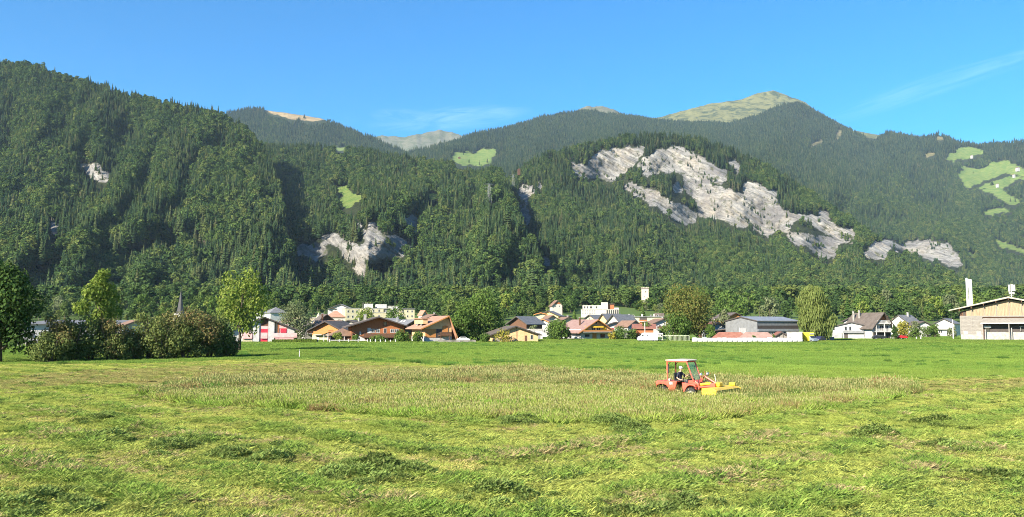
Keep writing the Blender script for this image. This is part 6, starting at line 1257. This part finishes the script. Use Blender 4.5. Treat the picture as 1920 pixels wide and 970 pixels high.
# ------------------------------------------------------------------ vehicles in the village
def car(name, label, px, d, L, Hh, yaw, col, prof=None, wid=1.75, cat='car', glass=None):
    r0 = empty(name, (xat(px, d), d, float(gz(0, d))), RAD(yaw)); tag(r0, label, cat); P_ = paint(name + '_paint', col, .3, .05)
    body = prof or [(-.5, .28), (-.5, .62), (-.46, .66), (-.36, .70), (-.24, 1.0), (.18, 1.0), (.32, .72), (.48, .62), (.5, .5), (.5, .28)]
    B = MB().prism([(u * L, z * Hh * .93 + .12) for u, z in body], -wid / 2, wid / 2, 'y').obj('body', P_, r0, bevel=.06)
    gw = glass or [[(-.31, .72), (-.22, .95), (-.04, .95), (-.04, .72)], [(-.02, .72), (-.02, .95), (.16, .95), (.26, .72)]]
    for g_ in gw:
        for s_ in (-1, 1): MB().prism([(u * L, z * Hh * .93 + .12) for u, z in g_], s_ * (wid / 2 + .004), s_ * (wid / 2 + .016)).obj('side_window', M_GLASS, r0)
    for x in (-.31 * L, .31 * L):
        for s_ in (-1, 1):
            t = MB().lathe([(.18, -.1), (.32, -.1), (.33, 0), (.32, .1), (.18, .1)], 18, (x, s_ * (wid / 2 - .08), .33), 'y').obj('wheel', RUB, r0, True); MB().lathe([(.001, s_ * .06), (.19, s_ * .06), (.2, s_ * .1)], 14, (x, s_ * (wid / 2 - .08), .33), 'y').obj('rim', CHR, t)
    return r0
car('parked_car', 'black car parked in front of the tall balcony house', 1647, 258, 4.1, 1.55, 176, (.012, .014, .02)); car('parked_car', 'small red car parked right of the tall balcony house', 1690, 264, 3.0, 1.35, 12, (.55, .02, .025)); car('parked_car', 'white car parked beside the apricot house', 869, 212, 3.5, 1.5, 4, (.72, .72, .70)); car('parked_car', 'dark blue car beside the yellow van', 1537, 228, 3.4, 1.45, 40, (.02, .025, .07))
VP = [(-.5, .14), (-.505, .95), (-.46, 1.0), (.18, 1.0), (.27, .96), (.36, .62), (.47, .48), (.5, .40), (.5, .14)]
v = car('delivery_van', 'long white van with dark windscreen parked left of the bronze tree', 1213, 223, 5.6, 2.55, 180, (.78, .79, .80), VP, 2.0, 'van', [[(.20, .64), (.20, .82), (.27, .82), (.31, .64)], [(-.02, .66), (-.02, .78), (.05, .78), (.05, .66)]])
MB().prism([(.285 * 5.6, 2.38), (.365 * 5.6, 1.62), (.37 * 5.6, 1.62), (.29 * 5.6, 2.4)], -.9, .9).obj('windscreen', M_GLASS, v).location = (.03, 0, -.02)
MB().prism([(.46 * 5.6, .55), (.51 * 5.6, .55), (.51 * 5.6, 1.2), (.47 * 5.6, 1.25)], -.85, .85).obj('grille', BLK, v)
tl = empty('box_trailer', (xat(1236, 224), 224, 0), 0); tag(tl, 'white framed trailer behind the long white van', 'trailer'); MB().box(-.8, .8, -.8, .8, .5, .62).obj('bed', TRIM, tl)
for x in (-.75, -.25, .25, .75): MB().box(x - .05, x + .05, -.8, -.7, .62, 2.0).obj('upright', TRIM, tl)
MB().box(-.85, .85, -.85, .85, 2.0, 2.35).obj('top', TRIM, tl, bevel=.08)
for x in (-.35, .35): MB().lathe([(.1, -.1), (.26, -.1), (.26, .1), (.1, .1)], 14, (x, -.7, .28), 'y').obj('wheel', RUB, tl)
# yellow van facing the field
yv = empty('yellow_van', (xat(1520, 214), 214, 0), RAD(28)); tag(yv, 'bright yellow box van facing the field at the end of the white bales', 'van'); YP = paint('van_yellow', (.80, .66, .04), .4, .1)
MB().box(-1.0, 1.0, -.2, 3.0, .5, 2.75).obj('body', YP, yv, bevel=.15); MB().prism([(-1.55, .4), (-1.5, .95), (-.75, 1.15), (-.22, 1.75), (-.21, .4)], -.95, .95, 'x').obj('bonnet', plain('grey_blue_paint', (.20, .24, .28), .35), yv, bevel=.06)
MB().poly([(-.82, -.80, 1.15), (.82, -.80, 1.15), (.78, -.28, 1.72), (-.78, -.28, 1.72)]).obj('windscreen', M_GLASS, yv).location = (0, -.03, .03)
MB().box(-.75, .75, -.26, -.203, 2.15, 2.5).obj('sign_panel', plain('pale_sign', (.55, .55, .48), .6), yv); MB().box(-.3, .3, .8, 1.4, 2.75, 3.0).obj('roof_box', BLK, yv)
for s_ in (-1, 1):
    for y in (-.8, 2.0): t = MB().lathe([(.16, -.1), (.33, -.1), (.33, .1), (.16, .1)], 16, (s_ * .9, y, .33), 'x').obj('wheel', RUB, yv); MB().lathe([(.001, s_ * .06), (.18, s_ * .06)], 12, (s_ * .9, y, .33), 'x').obj('rim', CHR, t)
    MB().box(s_ * .92 - .12, s_ * .92 + .1, -1.58, -1.5, .75, .92).obj('headlight', TRIM, yv)

# ------------------------------------------------------------------ white wrapped bales in a row
b = NB('bale_wrap'); p_ = b.pos(); b.bsdf(b.ramp(b.noise(p_, 1.2, 5, .6), [(.3, (.46, .47, .45)), (.7, (.60, .60, .57))]), .35, normal=b.bump(b.noise(p_, 5, 4, .6), .4, .05)); M_BALE = b.m
nbl = 22
for k in range(nbl):
    px = 1302 + (1498 - 1302) * k / (nbl - 1); d = 209.5 + 1.2 * k / nbl; rr = random.Random(k); r0_ = .68 + rr.uniform(-.03, .04)
    o = MB().lathe([(.001, -.64), (r0_ * .8, -.64), (r0_ * .97, -.58), (r0_, -.4), (r0_ * 1.01, 0), (r0_, .4), (r0_ * .97, .58), (r0_ * .8, .64), (.001, .64)], 18, (0, 0, 0), 'x').obj('wrapped_bale', M_BALE, None, True)
    o.location = (xat(px, d), d + rr.uniform(-.08, .08), r0_ - .03); o.rotation_euler = (rr.random() * 6, 0, rr.uniform(-.05, .05))
    lab = 'white wrapped bale in the long row behind the meadow' if 0 < k < nbl - 1 else ('leftmost white wrapped bale of the long row' if k == 0 else 'last white wrapped bale of the row, nearest the yellow van'); tag(o, lab, 'bale', 'white wrapped bales in a row')

# ------------------------------------------------------------------ posts and fences
def fence(name, label, px0, px1, d, n, hpost, rails, mat, pw=.12):
    x0, x1 = xat(px0, d), xat(px1, d); r0 = empty(name, ((x0 + x1) / 2, d, 0), 0); tag(r0, label, 'fence'); w = (x1 - x0) / 2; rr = random.Random(n)
    for k in range(n): x = -w + 2 * w * k / (n - 1); MB().box(x - pw / 2, x + pw / 2, -.06, .06, -.2, hpost * rr.uniform(.9, 1.08)).obj('post', mat, r0)
    for z in rails: MB().box(-w, w, .07, .12, z - .07, z + .07).obj('rail', mat, r0)
fence('white_fence', 'low white post-and-rail fence in front of the pavilion', 619, 690, 208, 5, 1.0, (.72,), TRIM, .16); fence('picket_fence', 'weathered picket fence in front of the orange house', 822, 892, 207, 34, .85, (.3, .65), W_GREY, .14); fence('garden_fence', 'short white garden fence under the dark chalet balcony', 695, 742, 209, 6, .9, (), TRIM, .22)
fence('wire_fence', 'pale garden fence with uprights right of the white van', 1243, 1292, 226, 22, 1.75, (1.7, .2), plain('pale_green_wire', (.45, .50, .34), .7), .06); fence('grey_fence', 'grey board fence between the yellow van and the farmhouse', 1543, 1562, 236, 12, 1.2, (1.0, .3), GREYW, .26); fence('white_stakes', 'two short white stakes on the meadow beside the red car', 1717, 1725, 258, 2, .9, (), TRIM, .3)
fence('field_fence', 'thin wooden field fence far left under the dark tree', 36, 66, 165, 5, 1.0, (.8,), W_GREY, .12)
for px, py0, d, lab, r_ in ((563, 656, 110, 'short white marker post standing alone in the meadow', .06), (1209, 605, 250, 'tall white pole behind the white van', .12), (1786, 599, 262, 'white post just left of the big barn', .18), (597, 636, 207, 'white box on a post at the right end of the hedge', .09)):
    o = empty('white_post', (xat(px, d), d, 0), 0); tag(o, lab, 'post'); h_ = zat(py0, d); MB().lathe([(r_, -.3), (r_, h_ - r_), (r_ * .7, h_), (.001, h_)], 10).obj('shaft', TRIM, o); MB().lathe([(r_ * 1.15, h_ - .18), (r_ * 1.2, h_ - .12), (r_ * 1.15, h_ - .06)], 10).obj('collar', GREYW if px != 597 else TRIM, o)
MB().box(-.25, .25, -.15, .15, .75, 1.5).obj('box', TRIM, o, bevel=.03)
# ------------------------------------------------------------------ air
b = NB('air'); v = b.n('ShaderNodeVolumePrincipled'); v.inputs['Color'].default_value = (0.55, 0.77, 1.0, 1); v.inputs['Density'].default_value = 2.8e-5; v.inputs['Anisotropy'].default_value = 0.0
b.l(v.outputs[0], b.out.inputs['Volume'])
X0, X1, Y0, Y1, Z0, Z1 = -7500, 8000, -300, 11500, -60, 2900
hv = [(x, y, z) for x in (X0, X1) for y in (Y0, Y1) for z in (Z0, Z1)]
hz = mesh_np('haze', hv, [(0, 1, 3, 2), (4, 6, 7, 5), (0, 4, 5, 1), (2, 3, 7, 6), (0, 2, 6, 4), (1, 5, 7, 3)], b.m)
tag(hz, 'thin blue morning haze over the whole valley', 'haze', kind='stuff')
